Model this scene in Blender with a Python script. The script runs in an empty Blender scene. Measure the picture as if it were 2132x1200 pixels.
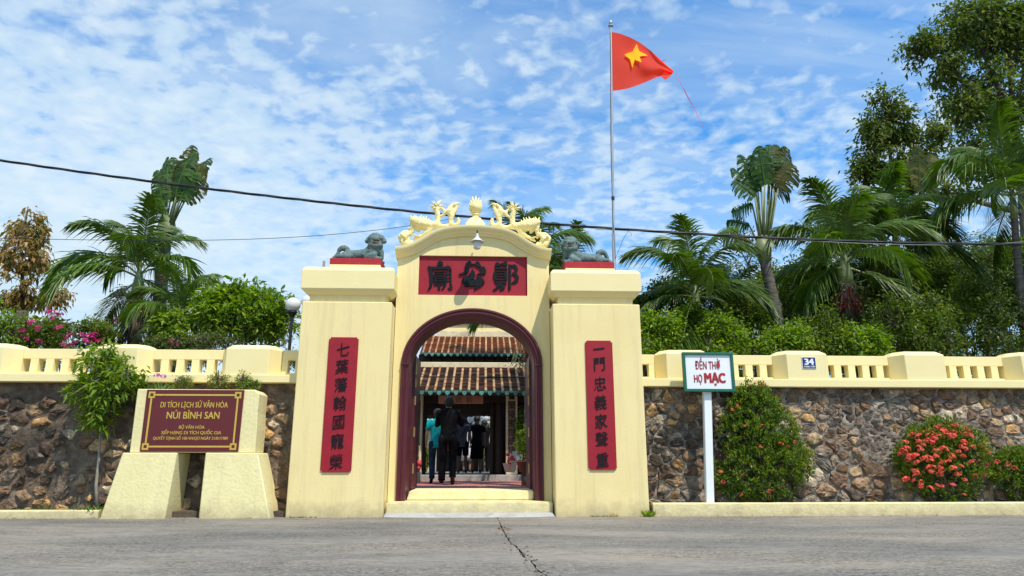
import bpy, bmesh, math, random
import numpy as np
from math import sin, cos, pi, radians, sqrt, atan2
from mathutils import Vector, Matrix, noise
random.seed(7); rng = np.random.default_rng(11)
S = bpy.context.scene
COL = S.collection

# ------------------------------------------------------------------ camera
CX, CH, YAW, PITCH, FPX, DIST = .1806, .8111, .0429, .2511, 1410., 10.8
_F = Vector((sin(YAW)*cos(PITCH), cos(YAW)*cos(PITCH), sin(PITCH)))
_R = Vector((cos(YAW), -sin(YAW), 0)); _U = _R.cross(_F)
CAM = Vector((CX, -DIST, CH))
cd = bpy.data.cameras.new('camera'); cam = bpy.data.objects.new('camera', cd); COL.objects.link(cam)
cd.sensor_width = 36; cd.lens = FPX/2132*36; cd.clip_start = .1; cd.clip_end = 3000
M = Matrix((_R, _U, -_F)).transposed().to_4x4(); M.translation = CAM
cam.matrix_world = M; S.camera = cam
def P(px, py, y):
    """world point seen at bearing (px, py) of the photograph, on the plane y"""
    d = _F + _R*((px-1066)/FPX) + _U*((600-py)/FPX)
    return CAM + d*((y+DIST)/d.y)
def scale_at(y): return (y+DIST)/FPX      # metres per photo pixel

# ------------------------------------------------------------------ light
SUN_AZ, SUN_EL = radians(148), radians(59)
sd = Vector((sin(SUN_AZ)*cos(SUN_EL), cos(SUN_AZ)*cos(SUN_EL), sin(SUN_EL)))
sl = bpy.data.lights.new('sun', 'SUN'); sl.energy = 4.9; sl.angle = radians(.5); sl.color = (1, .93, .82)
so = bpy.data.objects.new('sun', sl); COL.objects.link(so); so.rotation_euler = sd.to_track_quat('Z', 'Y').to_euler(); so.location = (6, -12, 20)
vs = S.view_settings; vs.view_transform = 'Standard'; vs.look = 'None'; vs.exposure = 0; vs.gamma = 1; vs.use_curve_mapping = False
W = bpy.data.worlds.new("World"); S.world = W; W.use_nodes = True
nt = W.node_tree; nt.nodes.clear()
def N(nt, t, **k):
    n = nt.nodes.new(t)
    for a, v in k.items():
        if a.startswith('i_'): n.inputs[a[2:].replace('_', ' ')].default_value = v
        else: setattr(n, a, v)
    return n
def mth(nt, op, a, b=None, c=None, clamp=False):
    n = nt.nodes.new('ShaderNodeMath'); n.operation = op; n.use_clamp = clamp
    for i, v in enumerate((a, b, c)):
        if v is None: continue
        if isinstance(v, (int, float)): n.inputs[i].default_value = v
        else: nt.links.new(v, n.inputs[i])
    return n.outputs[0]
def ramp(nt, fac, stops, interp='LINEAR'):
    n = nt.nodes.new('ShaderNodeValToRGB'); cr = n.color_ramp; cr.interpolation = interp
    while len(cr.elements) > 1: cr.elements.remove(cr.elements[-1])
    cr.elements[0].position = stops[0][0]; cr.elements[0].color = (*stops[0][1], 1)
    for p, c in stops[1:]:
        e = cr.elements.new(p); e.color = (*c, 1)
    nt.links.new(fac, n.inputs[0]); return n.outputs[0]
def mixc(nt, f, a, b, bt='MIX'):
    n = nt.nodes.new('ShaderNodeMix'); n.data_type = 'RGBA'; n.blend_type = bt; n.clamp_factor = True
    for i, v in ((0, f), (6, a), (7, b)):
        if isinstance(v, (int, float)): n.inputs[i].default_value = v
        elif isinstance(v, (tuple, list)): n.inputs[i].default_value = (*v, 1) if len(v) == 3 else v
        else: nt.links.new(v, n.inputs[i])
    return n.outputs[2]
def gray(v): return (v, v, v)
sky = N(nt, 'ShaderNodeTexSky', sky_type='NISHITA', sun_disc=False, sun_elevation=SUN_EL, sun_rotation=SUN_AZ,
        altitude=20, air_density=1.0, dust_density=.4, ozone_density=3.0)
tc = N(nt, 'ShaderNodeTexCoord')
sep = N(nt, 'ShaderNodeSeparateXYZ'); nt.links.new(tc.outputs['Generated'], sep.inputs[0])
zz = mth(nt, 'MAXIMUM', sep.outputs[2], 0.0); den = mth(nt, 'ADD', zz, .16)
cmb = N(nt, 'ShaderNodeCombineXYZ')
nt.links.new(mth(nt, 'DIVIDE', sep.outputs[0], den), cmb.inputs[0]); nt.links.new(mth(nt, 'DIVIDE', sep.outputs[1], den), cmb.inputs[1])
def wnoise(scale, detail, rough, off=(0, 0, 0), sc=(1, 1, 1), rot=0., dist=0.):
    mp = N(nt, 'ShaderNodeMapping'); nt.links.new(cmb.outputs[0], mp.inputs[0])
    mp.inputs['Location'].default_value = off; mp.inputs['Scale'].default_value = sc; mp.inputs['Rotation'].default_value = (0, 0, rot)
    n = N(nt, 'ShaderNodeTexNoise'); nt.links.new(mp.outputs[0], n.inputs['Vector'])
    n.inputs['Scale'].default_value = scale; n.inputs['Detail'].default_value = detail; n.inputs['Roughness'].default_value = rough
    n.inputs['Distortion'].default_value = dist
    return n.outputs['Fac']
big = wnoise(.95, 3, .5, (3.1, 1.7, 0), (1, 1, 1), .3)            # where the cloud sheet is thick
cells = wnoise(17, 3, .5, (0, 0, 0), (1, 1.1, 1), .45, .25)     # the small mackerel cells
mid = wnoise(4.2, 5, .6, (7, 2, 0), (1, 1.5, 1), -.25, .3)
veil = wnoise(2.0, 6, .62, (1, 9, 0), (.6, 1.6, 1), .2, .5)
edge = mth(nt, 'MULTIPLY', mth(nt, 'SUBTRACT', mth(nt, 'MULTIPLY', sep.outputs[0], -1.0), .05), .42)   # thinner cloud towards the right
horizon = mth(nt, 'MULTIPLY', mth(nt, 'SUBTRACT', .42, zz), .95)
dens = mth(nt, 'ADD', mth(nt, 'MULTIPLY', big, 1.25), mth(nt, 'MULTIPLY', mid, .8))
dens = mth(nt, 'ADD', dens, mth(nt, 'MULTIPLY', cells, 1.2))
dens = mth(nt, 'ADD', mth(nt, 'ADD', dens, edge), horizon)
cl = ramp(nt, mth(nt, 'SUBTRACT', dens, 1.03), [(.15, gray(.06)), (.42, gray(.42)), (.62, gray(.74)), (1., gray(.95))])
v2 = ramp(nt, veil, [(.3, gray(.08)), (.75, gray(.68))])
cl = mth(nt, 'MAXIMUM', cl, v2)
shade = wnoise(6, 4, .6, (4, 4, 0), (1, 1.4, 1), .4)
ccol = ramp(nt, shade, [(.3, (8.0, 10.3, 12.0)), (.7, (10.0, 11.5, 12.4))])
# the blue is a touch deeper than the bare Nishita zenith, as a polarised tropical noon sky looks
skyc = mixc(nt, 1.0, sky.outputs[0], (.15, 2.0, 3.15), 'MULTIPLY')
final = mixc(nt, cl, skyc, ccol)
bg = N(nt, 'ShaderNodeBackground'); bg.inputs[1].default_value = .080
nt.links.new(final, bg.inputs[0]); wo = N(nt, 'ShaderNodeOutputWorld'); nt.links.new(bg.outputs[0], wo.inputs[0])

# ------------------------------------------------------------------ materials
MATS = {}
GRIME = set(('yellow_wall_paint', 'yellow_kerb_paint', 'yellow_sign_stand_paint'))
def mat(name, c1, c2=None, rough=.7, scale=6., bump=0., bscale=None, c3=None, s3=1.2, t3=(.55, .75), metal=0., coords='Object', spec=.4,
        rand=0., detail=6, stretch=(1, 1, 1), bdist=.02):
    """noise-mottled paint / plaster / stone; c3 = larger stains; rand = brightness change from object to object"""
    if name in MATS: return MATS[name]
    m = bpy.data.materials.new(name); m.use_nodes = True; t = m.node_tree
    b = t.nodes['Principled BSDF']; b.inputs['Roughness'].default_value = rough; b.inputs['Metallic'].default_value = metal
    b.inputs['Specular IOR Level'].default_value = spec
    co = N(t, 'ShaderNodeTexCoord') if coords != 'World' else N(t, 'ShaderNodeNewGeometry')
    src = co.outputs[coords] if coords != 'World' else co.outputs['Position']
    mp = N(t, 'ShaderNodeMapping'); mp.inputs['Scale'].default_value = stretch; t.links.new(src, mp.inputs[0]); src = mp.outputs[0]
    n1 = N(t, 'ShaderNodeTexNoise'); n1.inputs['Scale'].default_value = scale; n1.inputs['Detail'].default_value = detail; n1.inputs['Roughness'].default_value = .6
    t.links.new(src, n1.inputs['Vector'])
    col = ramp(t, n1.outputs['Fac'], [(.3, c1), (.7, c2 or c1)])
    if c3:
        n3 = N(t, 'ShaderNodeTexNoise'); n3.inputs['Scale'].default_value = s3; n3.inputs['Detail'].default_value = 7; n3.inputs['Roughness'].default_value = .65
        t.links.new(src, n3.inputs['Vector'])
        col = mixc(t, ramp(t, n3.outputs['Fac'], [(t3[0], gray(0)), (t3[1], gray(1))]), col, c3)
    if name in GRIME:                            # splash dirt along the foot, uneven, and faint rain streaks
        ps_ = N(t, 'ShaderNodeSeparateXYZ'); t.links.new(co.outputs['Position'], ps_.inputs[0])
        st_ = N(t, 'ShaderNodeMapping'); st_.inputs['Scale'].default_value = (7, 7, .5); t.links.new(co.outputs['Position'], st_.inputs[0])
        n4 = N(t, 'ShaderNodeTexNoise'); n4.inputs['Scale'].default_value = 1.; n4.inputs['Detail'].default_value = 6; n4.inputs['Roughness'].default_value = .7; t.links.new(st_.outputs[0], n4.inputs['Vector'])
        n5 = N(t, 'ShaderNodeTexNoise'); n5.inputs['Scale'].default_value = 4.5; n5.inputs['Detail'].default_value = 8; n5.inputs['Roughness'].default_value = .7; t.links.new(co.outputs['Position'], n5.inputs['Vector'])
        foot = mth(t, 'SUBTRACT', mth(t, 'MULTIPLY', n5.outputs['Fac'], .55), ps_.outputs[2])
        col = mixc(t, ramp(t, foot, [(.02, gray(0)), (.30, gray(.75))]), col, (.36, .29, .17))
        col = mixc(t, ramp(t, n4.outputs['Fac'], [(.50, gray(0)), (.72, gray(.42))]), col, (.52, .42, .22))
        col = mixc(t, ramp(t, n5.outputs['Fac'], [(.60, gray(0)), (.72, gray(.22))]), col, (.55, .46, .26))
    if rand:
        oi = N(t, 'ShaderNodeObjectInfo')
        k = mth(t, 'ADD', mth(t, 'MULTIPLY', oi.outputs['Random'], 2*rand), 1-rand)
        h = N(t, 'ShaderNodeHueSaturation'); t.links.new(k, h.inputs['Value']); t.links.new(col, h.inputs['Color'])
        col = h.outputs[0]
    t.links.new(col, b.inputs['Base Color'])
    if bump:
        n2 = N(t, 'ShaderNodeTexNoise'); n2.inputs['Scale'].default_value = bscale or scale*4; n2.inputs['Detail'].default_value = 8; n2.inputs['Roughness'].default_value = .6
        t.links.new(src, n2.inputs['Vector'])
        bm_ = N(t, 'ShaderNodeBump'); bm_.inputs['Strength'].default_value = bump; bm_.inputs['Distance'].default_value = bdist
        t.links.new(n2.outputs['Fac'], bm_.inputs['Height']); t.links.new(bm_.outputs[0], b.inputs['Normal'])
    MATS[name] = m; return m
def leafmat(name, c1, c2, c3=None, trans=.35, rough=.45, rand=.15, under=None):
    """leaf: colour runs c1 > c2 > c3 by each leaf's own random value 'var'; some light passes through"""
    if name in MATS: return MATS[name]
    m = bpy.data.materials.new(name); m.use_nodes = True; t = m.node_tree
    b = t.nodes['Principled BSDF']; out = t.nodes['Material Output']
    at = N(t, 'ShaderNodeAttribute', attribute_name='var')
    col = ramp(t, at.outputs['Fac'], [(0., c1), (.6, c2), (1., c3 or c2)])
    oi = N(t, 'ShaderNodeObjectInfo'); h = N(t, 'ShaderNodeHueSaturation')
    t.links.new(mth(t, 'ADD', mth(t, 'MULTIPLY', oi.outputs['Random'], 2*rand), 1-rand), h.inputs['Value']); t.links.new(col, h.inputs['Color'])
    col = h.outputs[0]
    if under:
        ge = N(t, 'ShaderNodeNewGeometry'); col = mixc(t, ge.outputs['Backfacing'], col, under)
    b.inputs['Roughness'].default_value = rough; b.inputs['Specular IOR Level'].default_value = .28
    t.links.new(col, b.inputs['Base Color'])
    tr = N(t, 'ShaderNodeBsdfTranslucent'); h2 = N(t, 'ShaderNodeHueSaturation', i_Saturation=1.15, i_Value=1.9); t.links.new(col, h2.inputs['Color']); t.links.new(h2.outputs[0], tr.inputs[0])
    mx = N(t, 'ShaderNodeMixShader'); mx.inputs[0].default_value = trans
    t.links.new(b.outputs[0], mx.inputs[1]); t.links.new(tr.outputs[0], mx.inputs[2]); t.links.new(mx.outputs[0], out.inputs[0])
    MATS[name] = m; return m

YELLOW = mat('yellow_wall_paint', (.80, .65, .30), (.83, .685, .335), rough=.75, scale=1.6, bump=.22, bscale=26, c3=(.76, .61, .28), s3=.9, t3=(.5, .8), coords='World', bdist=.012)
YELLOW2 = mat('yellow_kerb_paint', (.78, .67, .33), (.84, .74, .42), rough=.8, scale=5, bump=.5, bscale=22, c3=(.50, .42, .25), s3=2.6, t3=(.66, .86), coords='World')
YTRIM = mat('yellow_trim_paint', (.82, .685, .335), (.84, .715, .37), rough=.65, scale=3, bump=.1, bscale=30, coords='World')
MAROON = mat('maroon_frame_paint', (.075, .012, .018), (.10, .018, .024), rough=.38, scale=5, bump=.1, coords='World')
RED = mat('red_plaque_paint', (.275, .005, .015), (.325, .008, .020), rough=.6, scale=5, bump=.12, coords='World', c3=(.25, .009, .018), s3=3)
LION_RED = mat('red_plinth_paint', (.30, .010, .018), (.38, .022, .034), rough=.75, scale=12, bump=.3, coords='World', c3=(.20, .02, .03), s3=9, t3=(.6, .75))
BLACKCH = mat('black_lacquer_lettering', (.006, .010, .012), (.009, .014, .016), rough=.6, spec=.15)
CONC = mat('grey_concrete', (.36, .35, .32), (.48, .46, .43), rough=.9, scale=5, bump=.5, coords='World', c3=(.22, .21, .19), s3=2.5)

# ------------------------------------------------------------------ object helpers
def wloc(o):
    v = Vector((0, 0, 0))
    while o is not None: v += o.location; o = o.parent
    return v
def props(o, label=None, cat=None, group=None, kind=None):
    if label: o['label'] = label
    if cat: o['category'] = cat
    if group: o['group'] = group
    if kind: o['kind'] = kind
    return o
def empty(name, loc, label=None, cat=None, group=None, kind=None):
    o = bpy.data.objects.new(name, None); COL.objects.link(o); o.location = loc; o.empty_display_size = .2
    return props(o, label, cat, group, kind)
def link(name, me, parent=None, loc=(0, 0, 0), rot=None, scale=None):
    """a mesh in its own coordinates; loc is in world metres"""
    o = bpy.data.objects.new(name, me); COL.objects.link(o)
    if parent is not None: o.parent = parent; o.location = Vector(loc) - wloc(parent)
    else: o.location = loc
    if rot: o.rotation_euler = rot
    if scale: o.scale = scale
    return o
class MB:
    def __init__(s): s.v = []; s.f = []; s.m = []
    def add(s, v, f, mi=0):
        n = len(s.v); s.v += [tuple(a) for a in v]; s.f += [tuple(i+n for i in a) for a in f]; s.m += [mi]*len(f); return s
    def box(s, x0, x1, y0, y1, z0, z1, mi=0, taper=None):
        v = [(x, y, z) for z in (z0, z1) for y in (y0, y1) for x in (x0, x1)]
        if taper:                                   # pull the top in by (left, right, front, back)
            l, r, fr, bk = taper
            v[4] = (x0+l, y0+fr, z1); v[5] = (x1-r, y0+fr, z1); v[6] = (x0+l, y1-bk, z1); v[7] = (x1-r, y1-bk, z1)
        return s.add(v, [(0, 2, 3, 1), (4, 5, 7, 6), (0, 1, 5, 4), (2, 6, 7, 3), (0, 4, 6, 2), (1, 3, 7, 5)], mi)
    def prism(s, poly, y0, y1, mi=0):
        """polygon in (x, z) pushed from y0 (front) to y1"""
        n = len(poly); a = sum(poly[i][0]*poly[(i+1) % n][1]-poly[(i+1) % n][0]*poly[i][1] for i in range(n))
        if a < 0: poly = poly[::-1]
        v = [(x, y0, z) for x, z in poly]+[(x, y1, z) for x, z in poly]
        f = [tuple(range(n)), tuple(range(2*n-1, n-1, -1))]+[(i, i+n, (i+1) % n+n, (i+1) % n) for i in range(n)]
        return s.add(v, f, mi)
    def tube(s, path, rad, seg=8, mi=0, cap=True, flat=1.):
        path = [Vector(p) for p in path]; n = len(path)
        rad = [rad]*n if isinstance(rad, (int, float)) else rad
        v = []; f = []; ref = Vector((0, 0, 1))
        t0 = (path[1]-path[0]).normalized()
        if abs(t0.dot(ref)) > .9: ref = Vector((0, 1, 0))
        a = t0.cross(ref).normalized()
        for i, p in enumerate(path):
            t = (path[min(i+1, n-1)]-path[max(i-1, 0)]).normalized()
            a = (a-t*a.dot(t)).normalized(); b = t.cross(a)
            for k in range(seg):
                w = 2*pi*k/seg; v.append(p+a*(cos(w)*rad[i])+b*(sin(w)*rad[i]*flat))
        for i in range(n-1):
            for k in range(seg):
                k2 = (k+1) % seg; f.append((i*seg+k, i*seg+k2, (i+1)*seg+k2, (i+1)*seg+k))
        if cap: f += [tuple(range(seg-1, -1, -1)), tuple(range((n-1)*seg, n*seg))]
        return s.add(v, f, mi)
    def lathe(s, prof, c=(0, 0, 0), seg=16, mi=0, sy=1.):
        """prof: list of (radius, z)"""
        v = []; f = []; n = len(prof)
        for r, z in prof:
            for k in range(seg):
                w = 2*pi*k/seg; v.append((c[0]+r*cos(w), c[1]+r*sin(w)*sy, c[2]+z))
        for i in range(n-1):
            for k in range(seg):
                k2 = (k+1) % seg; f.append((i*seg+k, i*seg+k2, (i+1)*seg+k2, (i+1)*seg+k))
        f += [tuple(range(seg-1, -1, -1)), tuple(range((n-1)*seg, n*seg))]
        return s.add(v, f, mi)
    def mesh(s, name, mats, origin=(0, 0, 0), bevel=0., smooth=False, bseg=1):
        me = bpy.data.meshes.new(name); o = Vector(origin)
        me.from_pydata([(a[0]-o.x, a[1]-o.y, a[2]-o.z) for a in s.v], [], s.f)
        for m in (mats if isinstance(mats, (list, tuple)) else [mats]): me.materials.append(m)
        me.polygons.foreach_set('material_index', s.m)
        if bevel:
            bm = bmesh.new(); bm.from_mesh(me)
            es = [e for e in bm.edges if len(e.link_faces) == 2 and e.calc_face_angle(0) > .3]
            bmesh.ops.bevel(bm, geom=es, offset=bevel, segments=bseg, affect='EDGES', clamp_overlap=True)
            bm.to_mesh(me); bm.free()
        if smooth:
            me.polygons.foreach_set('use_smooth', [True]*len(me.polygons))
            if smooth != 'all': me.set_sharp_from_angle(angle=radians(38))
        me.update(); return me
    def build(s, name, mats, parent=None, bevel=0., smooth=False, bseg=1, origin=None):
        if origin is None:
            a = np.array(s.v); origin = ((a[:, 0].min()+a[:, 0].max())/2, (a[:, 1].min()+a[:, 1].max())/2, a[:, 2].min())
        me = s.mesh(name, mats, origin, bevel, smooth, bseg)
        return link(name, me, parent, origin)
def thing1(mb, name, mats, label, cat, group=None, kind=None, **k):
    return props(mb.build(name, mats, None, **k), label, cat, group, kind)

def text_mesh(body, size, depth, offset=0., sx=1., shear=0., align='CENTER', bold=0.):
    """lettering standing in the x-z plane facing -y, centred on x, baseline at z = 0"""
    c = bpy.data.curves.new('lettering', 'FONT'); c.body = body; c.size = size; c.extrude = depth/2; c.offset = offset*size
    c.align_x = align; c.shear = shear; c.resolution_u = 3
    o = bpy.data.objects.new('lettering', c); COL.objects.link(o)
    bpy.context.view_layer.update()
    me = bpy.data.meshes.new_from_object(o.evaluated_get(bpy.context.evaluated_depsgraph_get()))
    COL.objects.unlink(o); bpy.data.objects.remove(o)
    n = len(me.vertices); a = np.empty(n*3, 'f'); me.vertices.foreach_get('co', a); a = a.reshape(-1, 3)
    b = np.stack([a[:, 0]*sx, -a[:, 2]-depth/2, a[:, 1]], 1)
    me.vertices.foreach_set('co', b.ravel()); me.materials.clear(); me.update()
    if bold:                                    # heavier strokes: the same glyphs laid over themselves a little apart
        fs = [tuple(p.vertices) for p in me.polygons]; vs_ = []; ff = []
        for k, (dx, dz) in enumerate(((-bold, -bold*.5), (bold, -bold*.5), (-bold, bold*.5), (bold, bold*.5), (0, 0))):
            ff += [tuple(i+len(vs_) for i in f) for f in fs]; q = b+np.array([dx, -k*depth*.04, dz]); vs_ += [tuple(v) for v in q]
        me = bpy.data.meshes.new('lettering'); me.from_pydata(vs_, [], ff); me.update()
    return me
def lettering(name, body, size, depth, x, y, z, m, parent, sx=1., fit=None, **k):
    me = text_mesh(body, size, depth, sx=sx, **k)
    if fit:
        a = np.empty(len(me.vertices)*3, 'f'); me.vertices.foreach_get('co', a); a = a.reshape(-1, 3)
        w = a[:, 0].max()-a[:, 0].min(); a[:, 0] -= (a[:, 0].max()+a[:, 0].min())/2; a[:, 0] *= fit/w
        me.vertices.foreach_set('co', a.ravel()); me.update()
    me.materials.append(m)
    return link(name, me, parent, (x, y, z))
# ================================================================== ground and road
ASPH = bpy.data.materials.new('worn_concrete_road'); ASPH.use_nodes = True
def _road():
    t = ASPH.node_tree; b = t.nodes['Principled BSDF']; b.inputs['Roughness'].default_value = .92; b.inputs['Specular IOR Level'].default_value = .25
    g = N(t, 'ShaderNodeNewGeometry')
    def nz(sc, det=6, st=(1, 1, 1), rough=.6, loc=(0, 0, 0)):
        mp = N(t, 'ShaderNodeMapping'); mp.inputs['Scale'].default_value = st; mp.inputs['Location'].default_value = loc; t.links.new(g.outputs['Position'], mp.inputs[0])
        n = N(t, 'ShaderNodeTexNoise'); n.inputs['Scale'].default_value = sc; n.inputs['Detail'].default_value = det; n.inputs['Roughness'].default_value = rough
        t.links.new(mp.outputs[0], n.inputs['Vector']); return n.outputs['Fac']
    col = ramp(t, nz(.55, 7, (.45, 1.6, 1)), [(.35, (.19, .18, .16)), (.5, (.255, .232, .195)), (.68, (.335, .288, .225))])
    grain = ramp(t, nz(26, 6, (.8, 1.25, 1), .8), [(.42, gray(.36)), (.56, gray(1.05))])
    gm = ramp(t, nz(.8, 4, (.5, 1.4, 1), .6, (5, 3, 0)), [(.40, gray(.15)), (.58, gray(1.))])
    col = mixc(t, gm, col, mixc(t, 1., col, grain, 'MULTIPLY'))
    mid_ = ramp(t, nz(9, 7, (.55, 1.5, 1), .7), [(.36, gray(.72)), (.5, gray(1.)), (.66, gray(1.18))])
    col = mixc(t, 1., col, mid_, 'MULTIPLY')
    fine = ramp(t, nz(110, 3), [(.3, gray(.78)), (.7, gray(1.12))])
    col = mixc(t, 1., col, fine, 'MULTIPLY')
    spx = N(t, 'ShaderNodeSeparateXYZ'); t.links.new(g.outputs['Position'], spx.inputs[0])
    ln = mth(t, 'ABSOLUTE', mth(t, 'ADD', mth(t, 'ADD', spx.outputs[1], 3.3), mth(t, 'MULTIPLY', mth(t, 'SUBTRACT', nz(2.2, 8, (1, 1, 1), .75, (2, 8, 0)), .5), .10)))
    ln = mth(t, 'MULTIPLY', ramp(t, ln, [(.004, gray(1)), (.012, gray(0))]), ramp(t, nz(1.3, 3, (1, .2, 1), .5, (9, 1, 0)), [(.4, gray(0)), (.55, gray(.75))]))
    col = mixc(t, ln, col, (.10, .085, .065))
    st = ramp(t, nz(.9, 5, (1, 1, 1), .6, (31, 4, 0)), [(.62, gray(0)), (.74, gray(.35))]); col = mixc(t, st, col, (.13, .125, .12))
    # dust and dirt gathered along the foot of the gate and kerbs
    sp = N(t, 'ShaderNodeSeparateXYZ'); t.links.new(g.outputs['Position'], sp.inputs[0])
    d = ramp(t, mth(t, 'ADD', sp.outputs[1], mth(t, 'MULTIPLY', nz(3, 5), 1.2)), [(-.02+.5, gray(0)), (.75, gray(.8))])
    col = mixc(t, d, col, (.30, .26, .19))
    t.links.new(col, b.inputs['Base Color'])
    bp = N(t, 'ShaderNodeBump'); bp.inputs['Strength'].default_value = .5; bp.inputs['Distance'].default_value = .012
    t.links.new(mth(t, 'ADD', nz(45, 6, (.8, 1.2, 1)), mth(t, 'MULTIPLY', nz(6), .6)), bp.inputs['Height']); t.links.new(bp.outputs[0], b.inputs['Normal'])
_road()
SOIL = mat('garden_soil', (.06, .045, .03), (.13, .10, .065), rough=.95, scale=8, bump=.8, coords='World')
CRACK = mat('crack_dirt', (.055, .045, .034), (.13, .10, .075), rough=1, scale=40, coords='World')

mb = MB(); mb.box(-400, 400, -400, 400, -.9, -.30); props(mb.build('ground', SOIL), kind='structure')
# road: a sheet with the cross fall the photo shows, the crack cut as a real groove
crk = [(1036, 1079), (1041, 1090), (1047, 1103), (1056, 1118), (1062, 1129), (1075, 1137), (1084, 1148), (1092, 1160), (1106, 1166), (1113, 1178), (1122, 1188), (1136, 1196), (1150, 1206), (1170, 1225), (1200, 1250)]
def ground_pt(px, py, z):
    d = _F + _R*((px-1066)/FPX) + _U*((600-py)/FPX); return CAM + d*((z-CH)/d.z)
CRK = [ground_pt(x, y, 0) for x, y in crk]
CRK = [Vector((CRK[0].x-.02, .5, 0))]+CRK+[Vector((CRK[-1].x+2.5, -14, 0))]
def crack_x(y):
    for a, b in zip(CRK[:-1], CRK[1:]):
        if b.y <= y <= a.y: return a.x+(b.x-a.x)*(a.y-y)/(a.y-b.y)
    return CRK[0].x
def wig(y, s): return .02*noise.noise(Vector((y*6, s, 0)))+.012*noise.noise(Vector((y*19, s, 3)))
ys = list(np.linspace(.45, -10.6, 170))+[-14.]
mb = MB(); v = []; f = []
xsL = [-60, -12, -7, -4, -2, -1]; xsR = [1, 2, 4, 7, 12, 60]
for y in ys:
    c = crack_x(y); hw = .004+.010*max(0, noise.noise(Vector((y*2.3, 5, 1)))) + (.004 if y < -1.2 else 0)
    l, r = c+wig(y, 1)-hw, c+wig(y, 7)+hw
    row = [(c+x, y, 0) for x in xsL]+[(l-.05, y, .003*noise.noise(Vector((y*5, 0, 0)))), (l, y, -.004), (l+.004, y, -.035), (r-.004, y, -.035), (r, y, -.006), (r+.05, y, .002)]+[(c+x, y, 0) for x in xsR]
    v += row
w = len(row)
for i in range(len(ys)-1):
    for j in range(w-1): f.append((i*w+j, (i+1)*w+j, (i+1)*w+j+1, i*w+j+1))
mi = []
for i in range(len(ys)-1): mi += [1 if 7 <= j <= 9 else 0 for j in range(w-1)]
mb.add(v, f); mb.m = mi
props(mb.build('road', [ASPH, CRACK]), kind='structure')
mb = MB(); mb.box(-60, 60, -60, -14, -.28, -.004); props(mb.build('road', [ASPH]), kind='structure')
# crumbled bits and dry leaves lying in the crack
mb = MB(); random.seed(3)
for i in range(38):
    t = random.random(); y = -1.6-4.3*t; x = crack_x(y)+random.gauss(0, .05); r = random.uniform(.006, .02)
    mb.add([(x-r, y-r, .001), (x+r, y-r*.6, .001), (x+r*.4, y+r, .001), (x-r*.6, y+r*.7, .001), (x, y, r*.8)], [(0, 1, 4), (1, 2, 4), (2, 3, 4), (3, 0, 4)])
props(mb.build('crack_rubble', CRACK), 'crumbs of broken concrete along the road crack', 'rubble', kind='stuff')
DRY = leafmat('dry_leaf', (.25, .12, .03), (.42, .20, .04), trans=.1)
# apron of bare concrete in front of the gate steps
mb = MB()
pts = [(-1.30, .0), (-1.1, -.10), (-.6, -.17), (.1, -.19), (.75, -.14), (1.15, -.07), (1.30, .0), (1.30, .3), (-1.30, .3)]
n = len(pts); mb.add([(x, y, .004 if i < 7 else .062) for i, (x, y) in enumerate(pts)]+[(x*.97, .02 if i < 7 else y, .055) for i, (x, y) in enumerate(pts)], [(i, (i+1) % n, (i+1) % n+n, i+n) for i in range(n)]+[tuple(range(n, 2*n))])
APRON = mat('pale_apron_cement', (.34, .335, .31), (.45, .44, .41), rough=.9, scale=4, bump=.5, coords='World', c3=(.30, .29, .26), s3=5, t3=(.52, .72))
props(mb.build('pavement', APRON), kind='structure')

# ================================================================== gateway
A0, A1 = 1.309, 2.753; WY = .416; WB = .95
FC = 1.168; ZS = 2.368; ZA = 3.322; ZB = .213
gate = empty('temple_gate', (0, .4, 0), 'pale yellow arched temple gate with two square pillars and a maroon arch frame', 'gate')
for s in (-1, 1):
    mb = MB()
    x0, x1 = sorted((s*A0, s*A1))
    mb.box(x0, x1, 0, 1.05, -.12, 3.326)
    mb.build('pillar', YELLOW, gate, bevel=.012)
    mb = MB(); mb.box(x0+.10, x1-.10, .06, .99, 3.328, 3.47); mb.build('pillar_neck', YELLOW, gate, bevel=.006)
    cx = (x0+x1)/2
    # cap: bevelled soffit, upright face, sloped top
    mb = MB(); o = .03; xa, xb, ya, yb = x0-o, x1+o, -.05, 1.1
    prof = [(.085, 3.452), (0., 3.535), (0., 3.845), (.045, 3.905), (.16, 3.93)]
    vv = []; ff = []
    for ins, z in prof: vv += [(xa+ins, ya+ins, z), (xb-ins, ya+ins, z), (xb-ins, yb-ins, z), (xa+ins, yb-ins, z)]
    for i in range(4):
        for k in range(4): ff.append((i*4+k, i*4+(k+1) % 4, (i+1)*4+(k+1) % 4, (i+1)*4+k))
    ff += [(3, 2, 1, 0), (16, 17, 18, 19)]
    mb.add(vv, ff); mb.build('pillar_cap', YTRIM, gate, bevel=.006)
    # stand for the lion
    mb = MB(); sx0, sx1 = (s*2.42, s*1.57) if s < 0 else (1.57, 2.42)
    mb.box(sx0, sx1, .28, .84, 3.93, 4.035 if s < 0 else 4.02); mb.build('lion_stand', YTRIM, gate, bevel=.006)
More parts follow.
